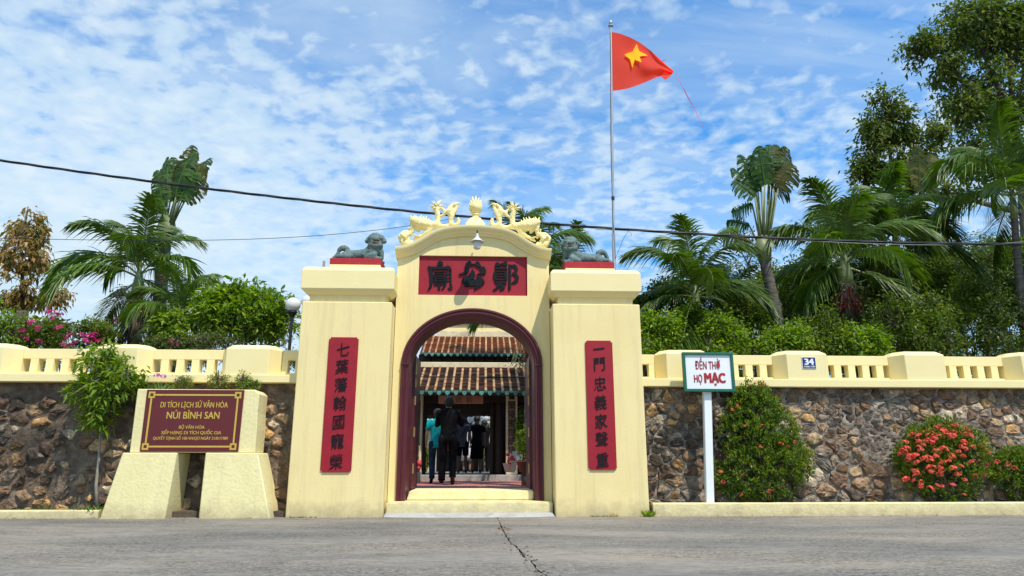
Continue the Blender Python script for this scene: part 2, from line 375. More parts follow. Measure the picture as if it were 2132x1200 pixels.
# the arched curtain wall between the pillars
TOPL = [(-1.340, 4.365), (-1.24, 4.372), (-1.15, 4.392), (-1.054, 4.435), (-.96, 4.492), (-.878, 4.545), (-.80, 4.60), (-.717, 4.650), (-.62, 4.692), (-.513, 4.726), (-.37, 4.752), (-.224, 4.767), (-.1, 4.774)]
TOP = TOPL+[(-x, z) for x, z in TOPL[::-1]]
def top_z(x):
    for (a, za), (b, zb) in zip(TOP[:-1], TOP[1:]):
        if a <= x <= b: return za+(zb-za)*(x-a)/(b-a)
    return TOP[0][1]
mb = MB()
HC, HA = FC-.03, ZA-ZS-.03
px0, px1, pz0, pz1 = -.935, .925, 3.555, 4.255; RD = .045           # the recess of the name board
cols = sorted(set([round(HC*cos(pi*i/44), 4) for i in range(45)]+[round(x, 4) for x in (-1.3, -1.22, -1.18, 1.18, 1.22, 1.3, px0, px1)]))
def arc_z(x): return ZS+HA*sqrt(max(0, 1-(x/HC)**2)) if abs(x) <= HC+1e-6 else -.1
def quad(a, b, c, d): mb.add([a, b, c, d], [(0, 1, 2, 3)])
for xa, xb in zip(cols[:-1], cols[1:]):
    inside = abs((xa+xb)/2) < HC
    ba, bb = (arc_z(xa), arc_z(xb)) if inside else (-.1, -.1)
    ta, tb = top_z(xa)-.06, top_z(xb)-.06
    if px0-1e-5 <= xa and xb <= px1+1e-5:
        quad((xa, WY, ba), (xb, WY, bb), (xb, WY, pz0), (xa, WY, pz0)); quad((xa, WY, pz1), (xb, WY, pz1), (xb, WY, tb), (xa, WY, ta))
        quad((xa, WY, pz0), (xb, WY, pz0), (xb, WY+RD, pz0), (xa, WY+RD, pz0)); quad((xa, WY+RD, pz1), (xb, WY+RD, pz1), (xb, WY, pz1), (xa, WY, pz1))
    else: quad((xa, WY, ba), (xb, WY, bb), (xb, WY, tb), (xa, WY, ta))
    quad((xb, WB, bb), (xa, WB, ba), (xa, WB, ta), (xb, WB, tb))
    quad((xa, WY, ta), (xb, WY, tb), (xb, WB, tb), (xa, WB, ta))
    if inside: quad((xb, WY, bb), (xa, WY, ba), (xa, WB, ba), (xb, WB, bb))
for x, d in ((px0, 1), (px1, -1)): quad((x, WY, pz0), (x, WY+RD, pz0), (x, WY+RD, pz1), (x, WY, pz1))
for x in (-HC, HC): quad((x, WY, -.1), (x, WB, -.1), (x, WB, ZS), (x, WY, ZS))
bw = mb.build('arch_wall', YELLOW, gate)
# cornice swept along the shaped top edge
def sweep_cornice(prof, name, m):
    pts = TOP; n = len(pts); nr = []
    for i in range(n):
        a = Vector(pts[max(i-1, 0)]); b = Vector(pts[min(i+1, n-1)]); t = (b-a).normalized(); nr.append((-t.y, t.x))
    v = []; f = []; k = len(prof)
    for (x, z), (nx, nz) in zip(pts, nr):
        for d, y in prof: v.append((x-nx*d, y, z-nz*d))
    for i in range(n-1):
        for j in range(k): f.append((i*k+j, i*k+(j+1) % k, (i+1)*k+(j+1) % k, (i+1)*k+j))
    f += [tuple(range(k-1, -1, -1)), tuple(range((n-1)*k, n*k))]
    q = MB(); q.add(v, f); return q.build(name, m, gate, smooth=True)
yb = WB+.02
sweep_cornice([(0, yb), (0, WY-.150), (.030, WY-.150), (.062, WY-.135), (.078, WY-.120), (.080, WY-.105), (.092, WY-.088), (.125, WY-.075), (.129, WY-.060), (.140, WY-.045), (.165, WY-.035), (.168, WY+.01), (.168, yb)], 'cornice', YTRIM)
# moulded maroon frame swept round the opening, closing the reveal
prof = [(0, WY+.005), (0, WY-.045), (.012, WY-.055), (.035, WY-.055), (.045, WY-.038), (.060, WY-.034), (.070, WY-.048), (.082, WY-.050), (.095, WY-.028), (.118, WY-.022), (.122, WY+.0), (.135, WY+.01), (.145, WY+.30), (.145, WB+.02), (-.02, WB+.02)]
def frame_sweep(prof, name, m):
    st = []
    for i in range(5): st.append(('L', i/4))
    for i in range(1, 48): st.append(('A', pi-pi*i/48))
    for i in range(5): st.append(('R', 1-i/4))
    v = []; f = []; k = len(prof)
    for kd, t in st:
        for d, y in prof:
            if kd == 'A': v.append(((FC-d)*cos(t), y, ZS+(ZA-ZS-d)*sin(t)))
            else: v.append(((-1 if kd == 'L' else 1)*(FC-d), y, ZB+(ZS-ZB)*t))
    for i in range(len(st)-1):
        for j in range(k-1): f.append((i*k+j, (i+1)*k+j, (i+1)*k+j+1, i*k+j+1))
    q = MB(); q.add(v, f); return q.build(name, m, gate, smooth=True)
frame_sweep(prof, 'arch_frame', MAROON)
for s in (-1, 1):                       # spring blocks where arch meets jamb
    mb = MB(); xa, xb = sorted((s*(FC+.004), s*(FC-.125))); mb.box(xa, xb, WY-.061, WY, ZS-.012, ZS+.008); mb.build('frame_joint', MAROON, gate, bevel=.003)
# steps
mb = MB(); mb.box(-1.285, 1.285, .14, 1.15, -.1, .211); mb.build('step', YELLOW2, gate, bevel=.02, bseg=2)
mb = MB(); mb.box(-1.02, 1.02, .58, 1.6, .212, .362, taper=(.05, 0, 0, 0)); mb.build('step', YELLOW2, gate, bevel=.015, bseg=2)
# inscription board let into the wall
bd = empty('name_board', (0, WY, pz0)); bd.parent = gate; bd.location = Vector((0, WY, pz0))-gate.location
mb = MB()
mb.box(px0, px1, WY+RD-.004, WY+RD+.03, pz0-.02, pz1+.02); mb.build('board_panel', RED, bd)
# the three brush characters, stroke by stroke (drawn in eighths of a photo pixel, origin 870,525)
def zp(u, w): q = P(870+u/8.883, 525+w/8.883, WY-.0); return (q.x, q.z)
CH = [
 [[(360,200),(380,165),(420,155),(460,175),(465,215),(445,250),(375,252)], [(180,250),(240,262),(510,262),(545,240),(590,255),(622,300),(618,345),(560,320),(270,322),(262,350),(290,420),(285,540),(262,620),(225,672),(178,690),(205,640),(222,560),(218,450),(208,340),(195,290)],
  [(305,362),(345,345),(490,345),(492,368),(440,378),(305,378)], [(300,395),(490,392),(490,412),(300,415)], [(300,425),(340,425),(340,545),(470,545),(470,425),(500,425),(500,560),(300,565)], [(345,440),(465,438),(465,460),(345,462)], [(345,478),(465,478),(465,500),(345,500)],[(345,515),(465,515),(465,535),(345,535)],
  [(300,580),(490,560),(490,595),(300,608)], [(362,600),(410,600),(415,690),(372,692)], [(505,350),(545,350),(545,520),(525,610),(470,690),(430,688),(490,600),(505,520)], [(575,350),(622,345),(620,560),(640,640),(630,690),(590,700),(545,660),(590,640),(585,560)], [(545,395),(578,395),(578,412),(545,412)], [(545,460),(578,460),(578,478),(545,478)], [(545,520),(578,520),(578,540),(545,540)]],
 [[(900,185),(950,160),(985,175),(1000,210),(970,240),(950,330),(915,380),(850,420),(790,420),(750,405),(830,372),(880,320),(885,290),(865,270),(875,225)], [(960,205),(1060,210),(1070,175),(1115,165),(1140,190),(1175,262),(1230,265),(1265,330),(1258,385),(1215,415),(1085,412),(1150,370),(1160,320),(1140,285),(1105,270),(1060,238),(975,232)],
  [(1005,300),(1045,350),(1062,420),(1040,490),(950,515),(1070,500),(1075,470),(1140,445),(1220,500),(1238,560),(1180,620),(1050,690),(1035,685),(1072,620),(1000,630),(880,640),(845,590),(805,510),(870,455),(930,420),(975,370)]],
 [[(1425,235),(1435,195),(1480,175),(1515,210),(1570,190),(1625,158),(1655,180),(1655,230),(1600,268),(1560,232),(1500,262),(1440,268)], [(1430,278),(1655,285),(1655,325),(1420,322)], [(1410,345),(1460,345),(1455,500),(1650,505),(1650,525),(1420,520),(1395,450),(1400,380)], [(1600,345),(1655,345),(1655,510),(1600,505)], [(1455,345),(1605,345),(1605,372),(1455,372)], [(1465,395),(1605,395),(1605,420),(1465,420)], [(1465,440),(1605,440),(1605,470),(1465,470)],
  [(1420,535),(1640,545),(1640,590),(1560,580),(1500,660),(1440,705),(1380,700),(1440,650),(1470,590),(1430,570)], [(1530,590),(1610,610),(1610,670),(1570,705),(1510,700),(1520,660)], [(1680,215),(1730,225),(1725,600),(1725,660),(1700,715),(1672,680),(1675,600)], [(1730,235),(1785,212),(1840,250),(1855,320),(1825,375),(1870,450),(1860,540),(1800,580),(1730,572),(1760,535),(1800,500),(1795,440),(1735,410),(1745,380),(1790,345),(1790,290),(1740,275)]],
]
for ch in CH:
    mb = MB()
    for i, st in enumerate(ch): mb.prism([zp(u, w) for u, w in st], WY+.010+.0012*i, WY+RD-.002)
    mb.build('character', BLACKCH, bd, bevel=.004)
# couplet boards
def couplet(s, text):
    pts = [P(*a, -.0) for a in (((686, 703), (746, 703), (733, 984), (670, 984)) if s < 0 else ((1218, 710), (1274, 710), (1284, 979), (1225, 979)))]
    x0 = -2.275 if s < 0 else 1.829; x1 = -1.81 if s < 0 else 2.27; z0, z1 = (.655, 2.737) if s < 0 else (.688, 2.713)
    b = empty('couplet_board', ((x0+x1)/2, 0, z0)); b.parent = gate; b.location = Vector(((x0+x1)/2, 0, z0))-gate.location
    n = .026; poly_ = [(x0+n, z0), (x1-n, z0), (x1-n*.9, z0+n*.35), (x1-n*.35, z0+n*.9), (x1, z0+n), (x1, z1-n), (x1-n*.35, z1-n*.9), (x1-n*.9, z1-n*.35), (x1-n, z1), (x0+n, z1), (x0+n*.9, z1-n*.35), (x0+n*.35, z1-n*.9), (x0, z1-n), (x0, z0+n), (x0+n*.35, z0+n*.9), (x0+n*.9, z0+n*.35)]
    poly = [(x0+n, z0), (x1-n, z0), (x1-n, z0+n), (x1, z0+n), (x1, z1-n), (x1-n, z1-n), (x1-n, z1), (x0+n, z1), (x0+n, z1-n), (x0, z1-n), (x0, z0+n), (x0+n, z0+n)]
    mb = MB(); mb.prism(poly, -.022, -.001); mb.build('board_panel', RED, b)
    zc = [2.54, 2.27, 1.985, 1.695, 1.405, 1.12, .815] if s < 0 else [2.58, 2.33, 2.02, 1.725, 1.43, 1.155, .84]
    xm = (x0+x1)/2 - .012*0
    for c, z in zip(text, zc):
        h = .235 if c not in '一' else .22
        me = text_mesh(c, h*1.02, .012, bold=.0)
        a = np.empty(len(me.vertices)*3, 'f'); me.vertices.foreach_get('co', a); a = a.reshape(-1, 3)
        mid = (a.max(0)+a.min(0))/2; a -= np.array([mid[0], 0, mid[2]])
        a[:, 2] += a[:, 0]*.10; a[:, 0] *= .88                       # the brush hand rises to the right
        me.vertices.foreach_set('co', a.ravel()); me.update(); me.materials.append(BLACKCH)
        link('character', me, b, (xm, -.022, z))
couplet(-1, '七葉藩翰國寵榮'); couplet(1, '一門忠義家聲重')
# the two open door leaves, seen edge-on, with gilt hinges
GILT = mat('gilt_brass', (.42, .30, .10), (.55, .40, .16), rough=.4, metal=.6)
for s in (-1, 1):
    lf = empty('door_leaf', (s*1.0, WB+.05, .37)); lf.parent = gate; lf.location = Vector((s*1.0, WB+.05, .37))-gate.location
    mb = MB(); x0 = s*(.985); mb.box(min(x0, x0+s*.05), max(x0, x0+s*.05), WB+.03, WB+1.0, .372, 2.62)
    mb.build('leaf_panel', MAROON, lf, bevel=.005)
    for z in (.62, 1.22, 1.75, 2.05, 2.28):
        mb = MB(); xh = x0-s*.018; mb.box(min(xh, x0), max(xh, x0), WB+.025, WB+.14, z, z+.16); mb.build('hinge', GILT, lf, bevel=.003)
# ================================================================== retaining walls of rubble stone
MORTAR = mat('rubble_mortar', (.08, .066, .054), (.40, .34, .27), rough=.95, scale=7, bump=1., bscale=18, coords='World', c3=(.022, .019, .016), s3=1.4, t3=(.52, .68), bdist=.03)
MORTAR_L = mat('rubble_mortar_plastered', (.075, .055, .038), (.27, .20, .14), rough=.95, scale=6, bump=1., bscale=18, coords='World', c3=(.035, .027, .020), s3=1.1, t3=(.5, .7), bdist=.03)
STONE = bpy.data.materials.new('rubble_stone'); STONE.use_nodes = True
def _stone():
    t = STONE.node_tree; b = t.nodes['Principled BSDF']; b.inputs['Roughness'].default_value = .85; b.inputs['Specular IOR Level'].default_value = .3
    oi = N(t, 'ShaderNodeObjectInfo'); g = N(t, 'ShaderNodeNewGeometry')
    base = ramp(t, oi.outputs['Random'], [(0, (.12, .080, .055)), (.14, (.24, .165, .11)), (.28, (.11, .085, .07)), (.42, (.33, .24, .15)), (.54, (.17, .11, .08)), (.66, (.38, .24, .11)), (.74, (.22, .18, .145)), (.84, (.40, .34, .27)), (.92, (.14, .125, .11)), (1, (.46, .41, .35))], 'CONSTANT')
    def nz(sc, det=7, rough=.65):
        n = N(t, 'ShaderNodeTexNoise'); n.inputs['Scale'].default_value = sc; n.inputs['Detail'].default_value = det; n.inputs['Roughness'].default_value = rough
        t.links.new(g.outputs['Position'], n.inputs['Vector']); return n.outputs['Fac']
    c = mixc(t, 1., base, ramp(t, nz(13), [(.3, gray(.42)), (.5, gray(1.3)), (.72, (2.4, 2.15, 1.8))]), 'MULTIPLY'); c = mixc(t, 1., c, (1.04, 1.0, .91), 'MULTIPLY')
    c = mixc(t, ramp(t, nz(5), [(.52, gray(0)), (.68, gray(.7))]), c, (.30, .16, .07))
    c = mixc(t, ramp(t, nz(1.1), [(.50, gray(0)), (.62, gray(.88))]), c, (.022, .018, .015))
    t.links.new(c, b.inputs['Base Color'])
    bp = N(t, 'ShaderNodeBump'); bp.inputs['Strength'].default_value = 1.; bp.inputs['Distance'].default_value = .03
    t.links.new(mth(t, 'ADD', nz(9), mth(t, 'MULTIPLY', nz(30), .5)), bp.inputs['Height']); t.links.new(bp.outputs[0], b.inputs['Normal'])
_stone()
def clip(poly, p, nrm):
    out = []
    for i in range(len(poly)):
        a, b = poly[i], poly[(i+1) % len(poly)]
        da = (a[0]-p[0])*nrm[0]+(a[1]-p[1])*nrm[1]; db = (b[0]-p[0])*nrm[0]+(b[1]-p[1])*nrm[1]
        if da <= 0: out.append(a)
        if (da < 0) != (db < 0) and abs(da-db) > 1e-9:
            k = da/(da-db); out.append((a[0]+(b[0]-a[0])*k, a[1]+(b[1]-a[1])*k))
    return out
def rubble_wall(x0, x1, z0, z1, n, seed, label, keep, inset, mort):
    r = np.random.default_rng(seed); YF = .50
    root = empty('retaining_wall', ((x0+x1)/2, YF, z0), label, 'wall')
    # seeds: best-candidate sampling, size changing over the wall
    pts = []
    def dens(x, z): return .75+.55*(noise.noise(Vector((x*.8, z*1.2, seed)))) + (.30 if z < z0+.55 else 0)
    while len(pts) < n:
        best = None
        for _ in range(12):
            c = (r.uniform(x0, x1), r.uniform(z0, z1))
            d = min([((c[0]-p[0])**2+((c[1]-p[1])*1.35)**2)/dens(*c)**2 for p in pts] or [9])
            if best is None or d > best[0]: best = (d, c)
        pts.append(best[1])
    A = np.array(pts); small = MB(); k = 0; cells = []
    for i, p in enumerate(pts):
        poly = [(x0, z0), (x1, z0), (x1, z1), (x0, z1)]
        d = ((A-A[i])**2*[1, 1.5]).sum(1)
        for j in np.argsort(d)[1:16]:
            q = pts[j]; nx, nz_ = q[0]-p[0], (q[1]-p[1])*1.6; mid = ((p[0]+q[0])/2, (p[1]+q[1])/2)
            poly = clip(poly, mid, (nx, nz_))
            if len(poly) < 3: break
        if len(poly) < 3 or r.random() > keep: continue
        if z1 > 1.9 and seed == 1 and p[1] > z1-.28 and r.random() < .8: continue
        # round the cell off
        P2 = np.array(poly); c = P2.mean(0); m = 9
        cut = []
        for a in range(len(P2)):
            a0, a1 = P2[a], P2[(a+1) % len(P2)]; k_ = r.uniform(.08, .3); cut += [a0*(1-k_)+a1*k_, a0*k_+a1*(1-k_)]
        P2 = np.array(cut); wv = P2-c; L = np.linalg.norm(wv, axis=1)[:, None]
        s = np.maximum(L-inset*r.uniform(.6, 1.8), L*.45)/L
        P2 = c+wv*s*(1+r.uniform(-.13, .10, (len(P2), 1)))
        m = len(P2); size = sqrt(abs((P2[:, 0].max()-P2[:, 0].min())*(P2[:, 1].max()-P2[:, 1].min())))
        h = r.uniform(.22, .46)*size*.68; tilt = r.uniform(-.22, .22, 2)
        v = []
        for rr, hh in ((1.06, -.05), (1., .55), (.86, .92), (.5, 1.02)):
            for q in P2:
                qq = c+(q-c)*rr; dz = hh*h+((q-c)@tilt)*rr*(hh > 0)+r.normal(0, h*.16)*(hh > 0)
                v.append((qq[0]-c[0]+r.normal(0, .007), -dz, qq[1]-c[1]+r.normal(0, .007)))
        v.append((0, -h*1.05, 0)); f = []
        for a in range(3):
            for b in range(m): f.append((a*m+b, a*m+(b+1) % m, (a+1)*m+(b+1) % m, (a+1)*m+b))
        f += [(3*m+b, 3*m+(b+1) % m, 4*m) for b in range(m)]
        cells.append((size, r.random() < .2, tuple(c), v, f))
    cells.sort(key=lambda q: -q[0])
    for size, smo, c, v, f in cells:
        if k < 295:
            q = MB(); q.add(v, f); me = q.mesh('stone', STONE); link('stone', me, root, (c[0], YF, c[1])); k += 1
            if smo: me.polygons.foreach_set('use_smooth', [True]*len(me.polygons))
        else: small.add([(a+c[0], b+YF, g+c[1]) for a, b, g in v], f)
    if small.v: props(small.build('stone', STONE, root), kind='stuff')
    # mortar bed: rough surface with raised pointing ridges along some joints
    st = .032; nx, nz_ = int((x1-x0)/st)+1, int((z1-z0)/st)+1
    X, Zz = np.meshgrid(np.linspace(x0, x1, nx), np.linspace(z0, z1, nz_))
    flat = np.stack([X.ravel(), Zz.ravel()], 1)
    d1 = np.full(len(flat), 9.); d2 = np.full(len(flat), 9.)
    for p in A:
        d = np.sqrt((flat[:, 0]-p[0])**2+((flat[:, 1]-p[1])*1.26)**2); lo = d < d1
        d2 = np.where(lo, d1, np.minimum(d2, d)); d1 = np.where(lo, d, d1)
    e = d2-d1; Y = np.empty(len(flat))
    for i, (x, z) in enumerate(flat):
        nn = noise.fractal(Vector((x*6, z*6, seed)), .8, 2.1, 4); mk = noise.noise(Vector((x*.9, z*.9, seed+4)))
        Y[i] = YF-.008-.02*nn-(.038*math.exp(-(e[i]/.022)**2) if mk > (-.1 if seed == 2 else .25) else 0)
    v = [(flat[i, 0], Y[i], flat[i, 1]) for i in range(len(flat))]
    f = [(a*nx+b, a*nx+b+1, (a+1)*nx+b+1, (a+1)*nx+b) for a in range(nz_-1) for b in range(nx-1)]
    q = MB(); q.add(v, f); q.build('mortar', mort, root, smooth='all')
    q = MB(); q.box(x0, x1, YF+.05, .92, z0-.3, z1-.01); q.build('wall_core', mort, root)
    return root
rubble_wall(-8.6, -2.756, -.05, 2.045, 290, 1, 'rubble stone retaining wall left of the gate, partly plastered over in brown mortar', .80, .030, MORTAR_L)
rubble_wall(2.756, 10.2, .10, 2.015, 430, 2, 'rubble stone retaining wall right of the gate, with raised mortar joints', .985, .016, MORTAR)

# ------------------------------------------------------------------ balustrades on the walls
def balustrade(side, x0, x1, centres, dz, label):
    root = empty('balustrade', ((x0+x1)/2, .6, 2.03+dz), label, 'balustrade')
    mb = MB(); mb.box(x0, x1, .32, .98, 2.018+dz, 2.145+dz); mb.build('coping', YTRIM, root, bevel=.008)
    ZT, Z0, Z1 = 2.588+dz, 2.208+dz, 2.425+dz; Y0, Y1 = .60, .745; HW = .345
    for c in centres:
        mb = MB(); yf = .345
        a = [(c-HW-.14, Y0), (c-HW, yf), (c+HW, yf), (c+HW+.14, Y0), (c+HW+.14, .90), (c-HW-.14, .90)]
        b = [(x+(c-x)*.0, y) for x, y in a]; top = [(c+(x-c)*.80, y+(.62-y)*.42) for x, y in a]
        zs = (2.147+dz, 2.575+dz, 2.648+dz); v = [(x, y, zs[0]) for x, y in a]+[(x, y, zs[1]) for x, y in b]+[(x, y, zs[2]) for x, y in top]
        f = [(i+6*k, (i+1) % 6+6*k, (i+1) % 6+6*(k+1), i+6*(k+1)) for k in range(2) for i in range(6)]+[tuple(range(12, 18))]
        mb.add(v, f); mb.build('post', YTRIM, root, bevel=.006)
    gaps = []
    cs = sorted(centres)
    spans = [(a+HW+.142, b-HW-.142) for a, b in zip(cs[:-1], cs[1:])]
    spans = ([(x0, cs[0]-HW-.142)] if cs[0]-HW-.15 > x0 else [])+spans+([(cs[-1]+HW+.142, x1)] if cs[-1]+HW+.15 < x1 else [])
    for a, b in spans:
        full = b-a > .9
        pitch = .247; half = .062
        if full: ctr = [(a+b)/2+(k-2)*pitch for k in range(5)]
        elif side > 0: ctr = [b-.16-k*pitch for k in range(int((b-a)/pitch))]
        else: ctr = [a+.16+k*pitch for k in range(int((b-a)/pitch)+1) if a+.16+k*pitch < b-.02]
        ctr.sort()
        mb = MB(); mb.box(a, b, Y0, Y1, Z1, ZT); mb.build('rail', YTRIM, root, bevel=.005)
        mb = MB(); mb.box(a, b, Y0, Y1, 2.147+dz, Z0); mb.build('rail', YTRIM, root)
        e = [a]+[q for c in ctr for q in (c-half, c+half)]+[b]
        for p, q in zip(e[::2], e[1::2]):
            if q-p > .01: mb = MB(); mb.box(p, q, Y0+.001, Y1-.001, Z0, Z1); mb.build('baluster', YTRIM, root)
balustrade(-1, -9.3, -2.756, [-3.655, -5.76, -7.86], .03, 'yellow balustrade with square slots on the wall left of the gate')
balustrade(1, 2.756, 11.2, [3.59, 5.637, 7.682, 9.73], .0, 'yellow balustrade with square slots on the wall right of the gate')

# ------------------------------------------------------------------ kerbs and planting beds
def kerb(x0, x1, z0, z1, label, lean=.0):
    n = 26; v = []; f = []
    for i in range(n+1):
        x = x0+(x1-x0)*i/n; w = .008*noise.noise(Vector((x*1.7, 3, 0)))
        v += [(x, -.012+w, z0-.12), (x, .0+w, z1-.015), (x, .015+w, z1), (x, .14, z1), (x, .15, z0-.12)]
    for i in range(n):
        for j in range(4): f.append((i*5+j, (i+1)*5+j, (i+1)*5+j+1, i*5+j+1))
    f += [(0, 1, 2, 3, 4), tuple(n*5+k for k in (4, 3, 2, 1, 0))]
    mb = MB(); mb.add(v, f); return thing1(mb, 'kerb', YELLOW2, label, 'kerb')
kerb(-9.3, -5.49, -.06, .115, 'yellow painted kerb of the left planting bed, beside the maroon sign stand')
kerb(2.815, 11.2, -.02, .195, 'long yellow painted kerb of the right planting bed')
mb = MB(); mb.box(-9.3, -2.76, .10, .56, -.3, .085); props(mb.build('ground', SOIL), kind='structure')
mb = MB(); mb.box(2.76, 11.2, .10, .56, -.3, .165); props(mb.build('ground', SOIL), kind='structure')

# ------------------------------------------------------------------ low sign stand on the left
YMON = mat('yellow_sign_stand_paint', (.74, .65, .32), (.80, .71, .38), rough=.8, scale=4, bump=.45, bscale=20, c3=(.60, .50, .28), s3=4, t3=(.6, .82), coords='World')
PLQ = mat('maroon_plaque_enamel', (.105, .014, .016), (.125, .018, .020), rough=.35, scale=2)
GOLD = mat('plaque_gold_lettering', (.50, .34, .05), (.56, .40, .07), rough=.45)
mon = empty('monument_sign', (-4.2, .1, 0), 'low maroon plaque with gold lettering on two splayed yellow plaster legs', 'sign')
mb = MB(); mb.add([(-5.16, -.02, .945), (-3.29, -.02, .945), (-3.29, .42, .945), (-5.16, .42, .945), (-5.165, .04, 1.86), (-3.42, .04, 1.905), (-3.42, .42, 1.905), (-5.165, .42, 1.86)], [(0, 3, 2, 1), (4, 5, 6, 7), (0, 1, 5, 4), (1, 2, 6, 5), (2, 3, 7, 6), (3, 0, 4, 7)])
mb.v[6-2-1+2] = mb.v[5]
mb = MB(); poly = [(-5.16, .945), (-3.29, .945), (-3.29, 1.30), (-3.305, 1.55), (-3.30, 1.84), (-3.37, 1.90), (-5.17, 1.905)]
mb.prism(poly, .0, .44); mb.build('sign_block', YMON, mon, bevel=.012)
def leg(bx0, bx1, tx0, tx1):
    v = [(bx0, -.13, -.12), (bx1, -.13, -.12), (bx1, .46, -.12), (bx0, .46, -.12), (tx0, -.06, .942), (tx1, -.06, .942), (tx1, .46, .942), (tx0, .46, .942)]
    q = MB(); q.add(v, [(0, 3, 2, 1), (4, 5, 6, 7), (0, 1, 5, 4), (1, 2, 6, 5), (2, 3, 7, 6), (3, 0, 4, 7)]); q.build('leg', YMON, mon, bevel=.015)
leg(-5.42, -4.47, -5.235, -4.43); leg(-3.975, -2.905, -4.005, -3.225)
mb = MB(); mb.prism([(-5.00, .958), (-3.535, .958), (-3.53, 1.893), (-5.01, 1.893)], -.022, .002)
pl = mb.build('plaque', PLQ, mon, bevel=.003)
mb = MB(); yy = -.026
def bar(x0, x1, z0, z1): mb.box(x0, x1, yy, -.0225, z0, z1)
xa, xb, za, zb_ = -4.975, -3.565, .985, 1.862; s_ = .098; w_ = .026
for cx, cz in ((xa, za), (xb-s_, za), (xa, zb_-s_), (xb-s_, zb_-s_)):
    bar(cx, cx+s_, cz, cz+w_); bar(cx, cx+s_, cz+s_-w_, cz+s_); bar(cx, cx+w_, cz+w_, cz+s_-w_); bar(cx+s_-w_, cx+s_, cz+w_, cz+s_-w_)
g_ = .036
bar(xa+s_, xb-s_, zb_-s_+g_, zb_-s_+g_+w_); bar(xa+s_, xb-s_, za+g_, za+g_+w_); bar(xa+g_, xa+g_+w_, za+s_, zb_-s_); bar(xb-g_-w_, xb-g_, za+s_, zb_-s_)
mb.build('border', GOLD, pl)
for body, z, h, wd in (('DI TÍCH LỊCH SỬ VĂN HÓA', 1.622, .118, 1.02), ('NÚI BÌNH SAN', 1.452, .150, .80), ('BỘ VĂN HÓA', 1.300, .068, .385), ('XẾP HẠNG DI TÍCH QUỐC GIA', 1.218, .068, .90), ('QUYẾT ĐỊNH SỐ 100-VH/QĐ NGÀY 21/01/1989', 1.136, .062, 1.12)):
    o = lettering('lettering', body, h, .003, -4.265, -.0225, z, GOLD, pl, fit=wd, bold=h*.016)

# ------------------------------------------------------------------ white street sign on a post
WHITE = mat('white_sign_paint', (.74, .77, .78), (.80, .82, .83), rough=.5, scale=3, c3=(.62, .63, .60), s3=3, t3=(.6, .85))
GREEN = mat('green_sign_frame', (.010, .105, .065), (.015, .13, .08), rough=.45)
SIGNRED = mat('red_sign_lettering', (.36, .012, .018), (.40, .02, .02), rough=.5)
sg = empty('street_sign', (3.79, .12, .2), 'white board in a green frame on a white post, red lettering', 'sign')
def rough_post():
    q = MB(); v = []; f = []
    for i in range(9):
        z = .12+(1.97-.12)*i/8; w = .062; 
        v += [(3.74+.012*i/8*8*.9-w+.08*0, .10, z), (3.74+.0108*i-.0+w, .10, z), (3.74+.0108*i+w, .20, z), (3.74+.0108*i-w, .20, z)]
    for i in range(9): v[i*4] = (3.74+.0108*i-.062, .10, v[i*4][2])
    for i in range(8):
        for k in range(4): f.append((i*4+k, i*4+(k+1) % 4, (i+1)*4+(k+1) % 4, (i+1)*4+k))
    f += [(3, 2, 1, 0), (32, 33, 34, 35)]; q.add(v, f); return q
rough_post().build('post', WHITE, sg, bevel=.008)
bx0, bx1, bz0, bz1 = 3.425, 4.262, 1.905, 2.545
mb = MB(); mb.box(bx0+.03, bx1-.03, .055, .085, bz0+.03, bz1-.03); pnl = mb.build('board', WHITE, sg)
mb = MB(); e = .045
mb.box(bx0, bx1, .03, .098, bz1-e, bz1); mb.box(bx0, bx1, .03, .098, bz0, bz0+e); mb.box(bx0, bx0+e, .031, .097, bz0+e, bz1-e); mb.box(bx1-e, bx1, .031, .097, bz0+e, bz1-e)
mb.build('frame', GREEN, sg, bevel=.004)
lettering('lettering', 'ĐỀN THỜ', .185, .006, 3.835, .054, 2.270, SIGNRED, pnl, fit=.41, bold=.0012)
lettering('lettering', 'HỌ', .170, .006, 3.665, .054, 2.058, SIGNRED, pnl, fit=.135, bold=.004)
lettering('lettering', 'MẠC', .215, .006, 3.940, .054, 2.055, SIGNRED, pnl, fit=.35, bold=.011)
# ------------------------------------------------------------------ house number plate
NAVY = mat('navy_plate_enamel', (.012, .020, .13), (.018, .028, .16), rough=.3)
PW = mat('white_plate_lettering', (.75, .76, .78), rough=.4)
hn = empty('house_number_plate', (5.665, .343, 2.33), 'small navy enamel house number plate 34 on a balustrade post', 'plate')
mb = MB(); mb.box(5.545, 5.785, .334, .3445, 2.325, 2.525); mb.build('plate_edge', PW, hn, bevel=.002)
mb = MB(); mb.box(5.555, 5.775, .330, .3338, 2.335, 2.515); pe = mb.build('plate_face', NAVY, hn)
lettering('lettering', '34', .145, .003, 5.665, .3298, 2.392, PW, hn, fit=.165, bold=.007)
lettering('lettering', 'Đ.MẠC CỬU', .034, .002, 5.665, .3298, 2.348, PW, hn, fit=.19, bold=.0015)
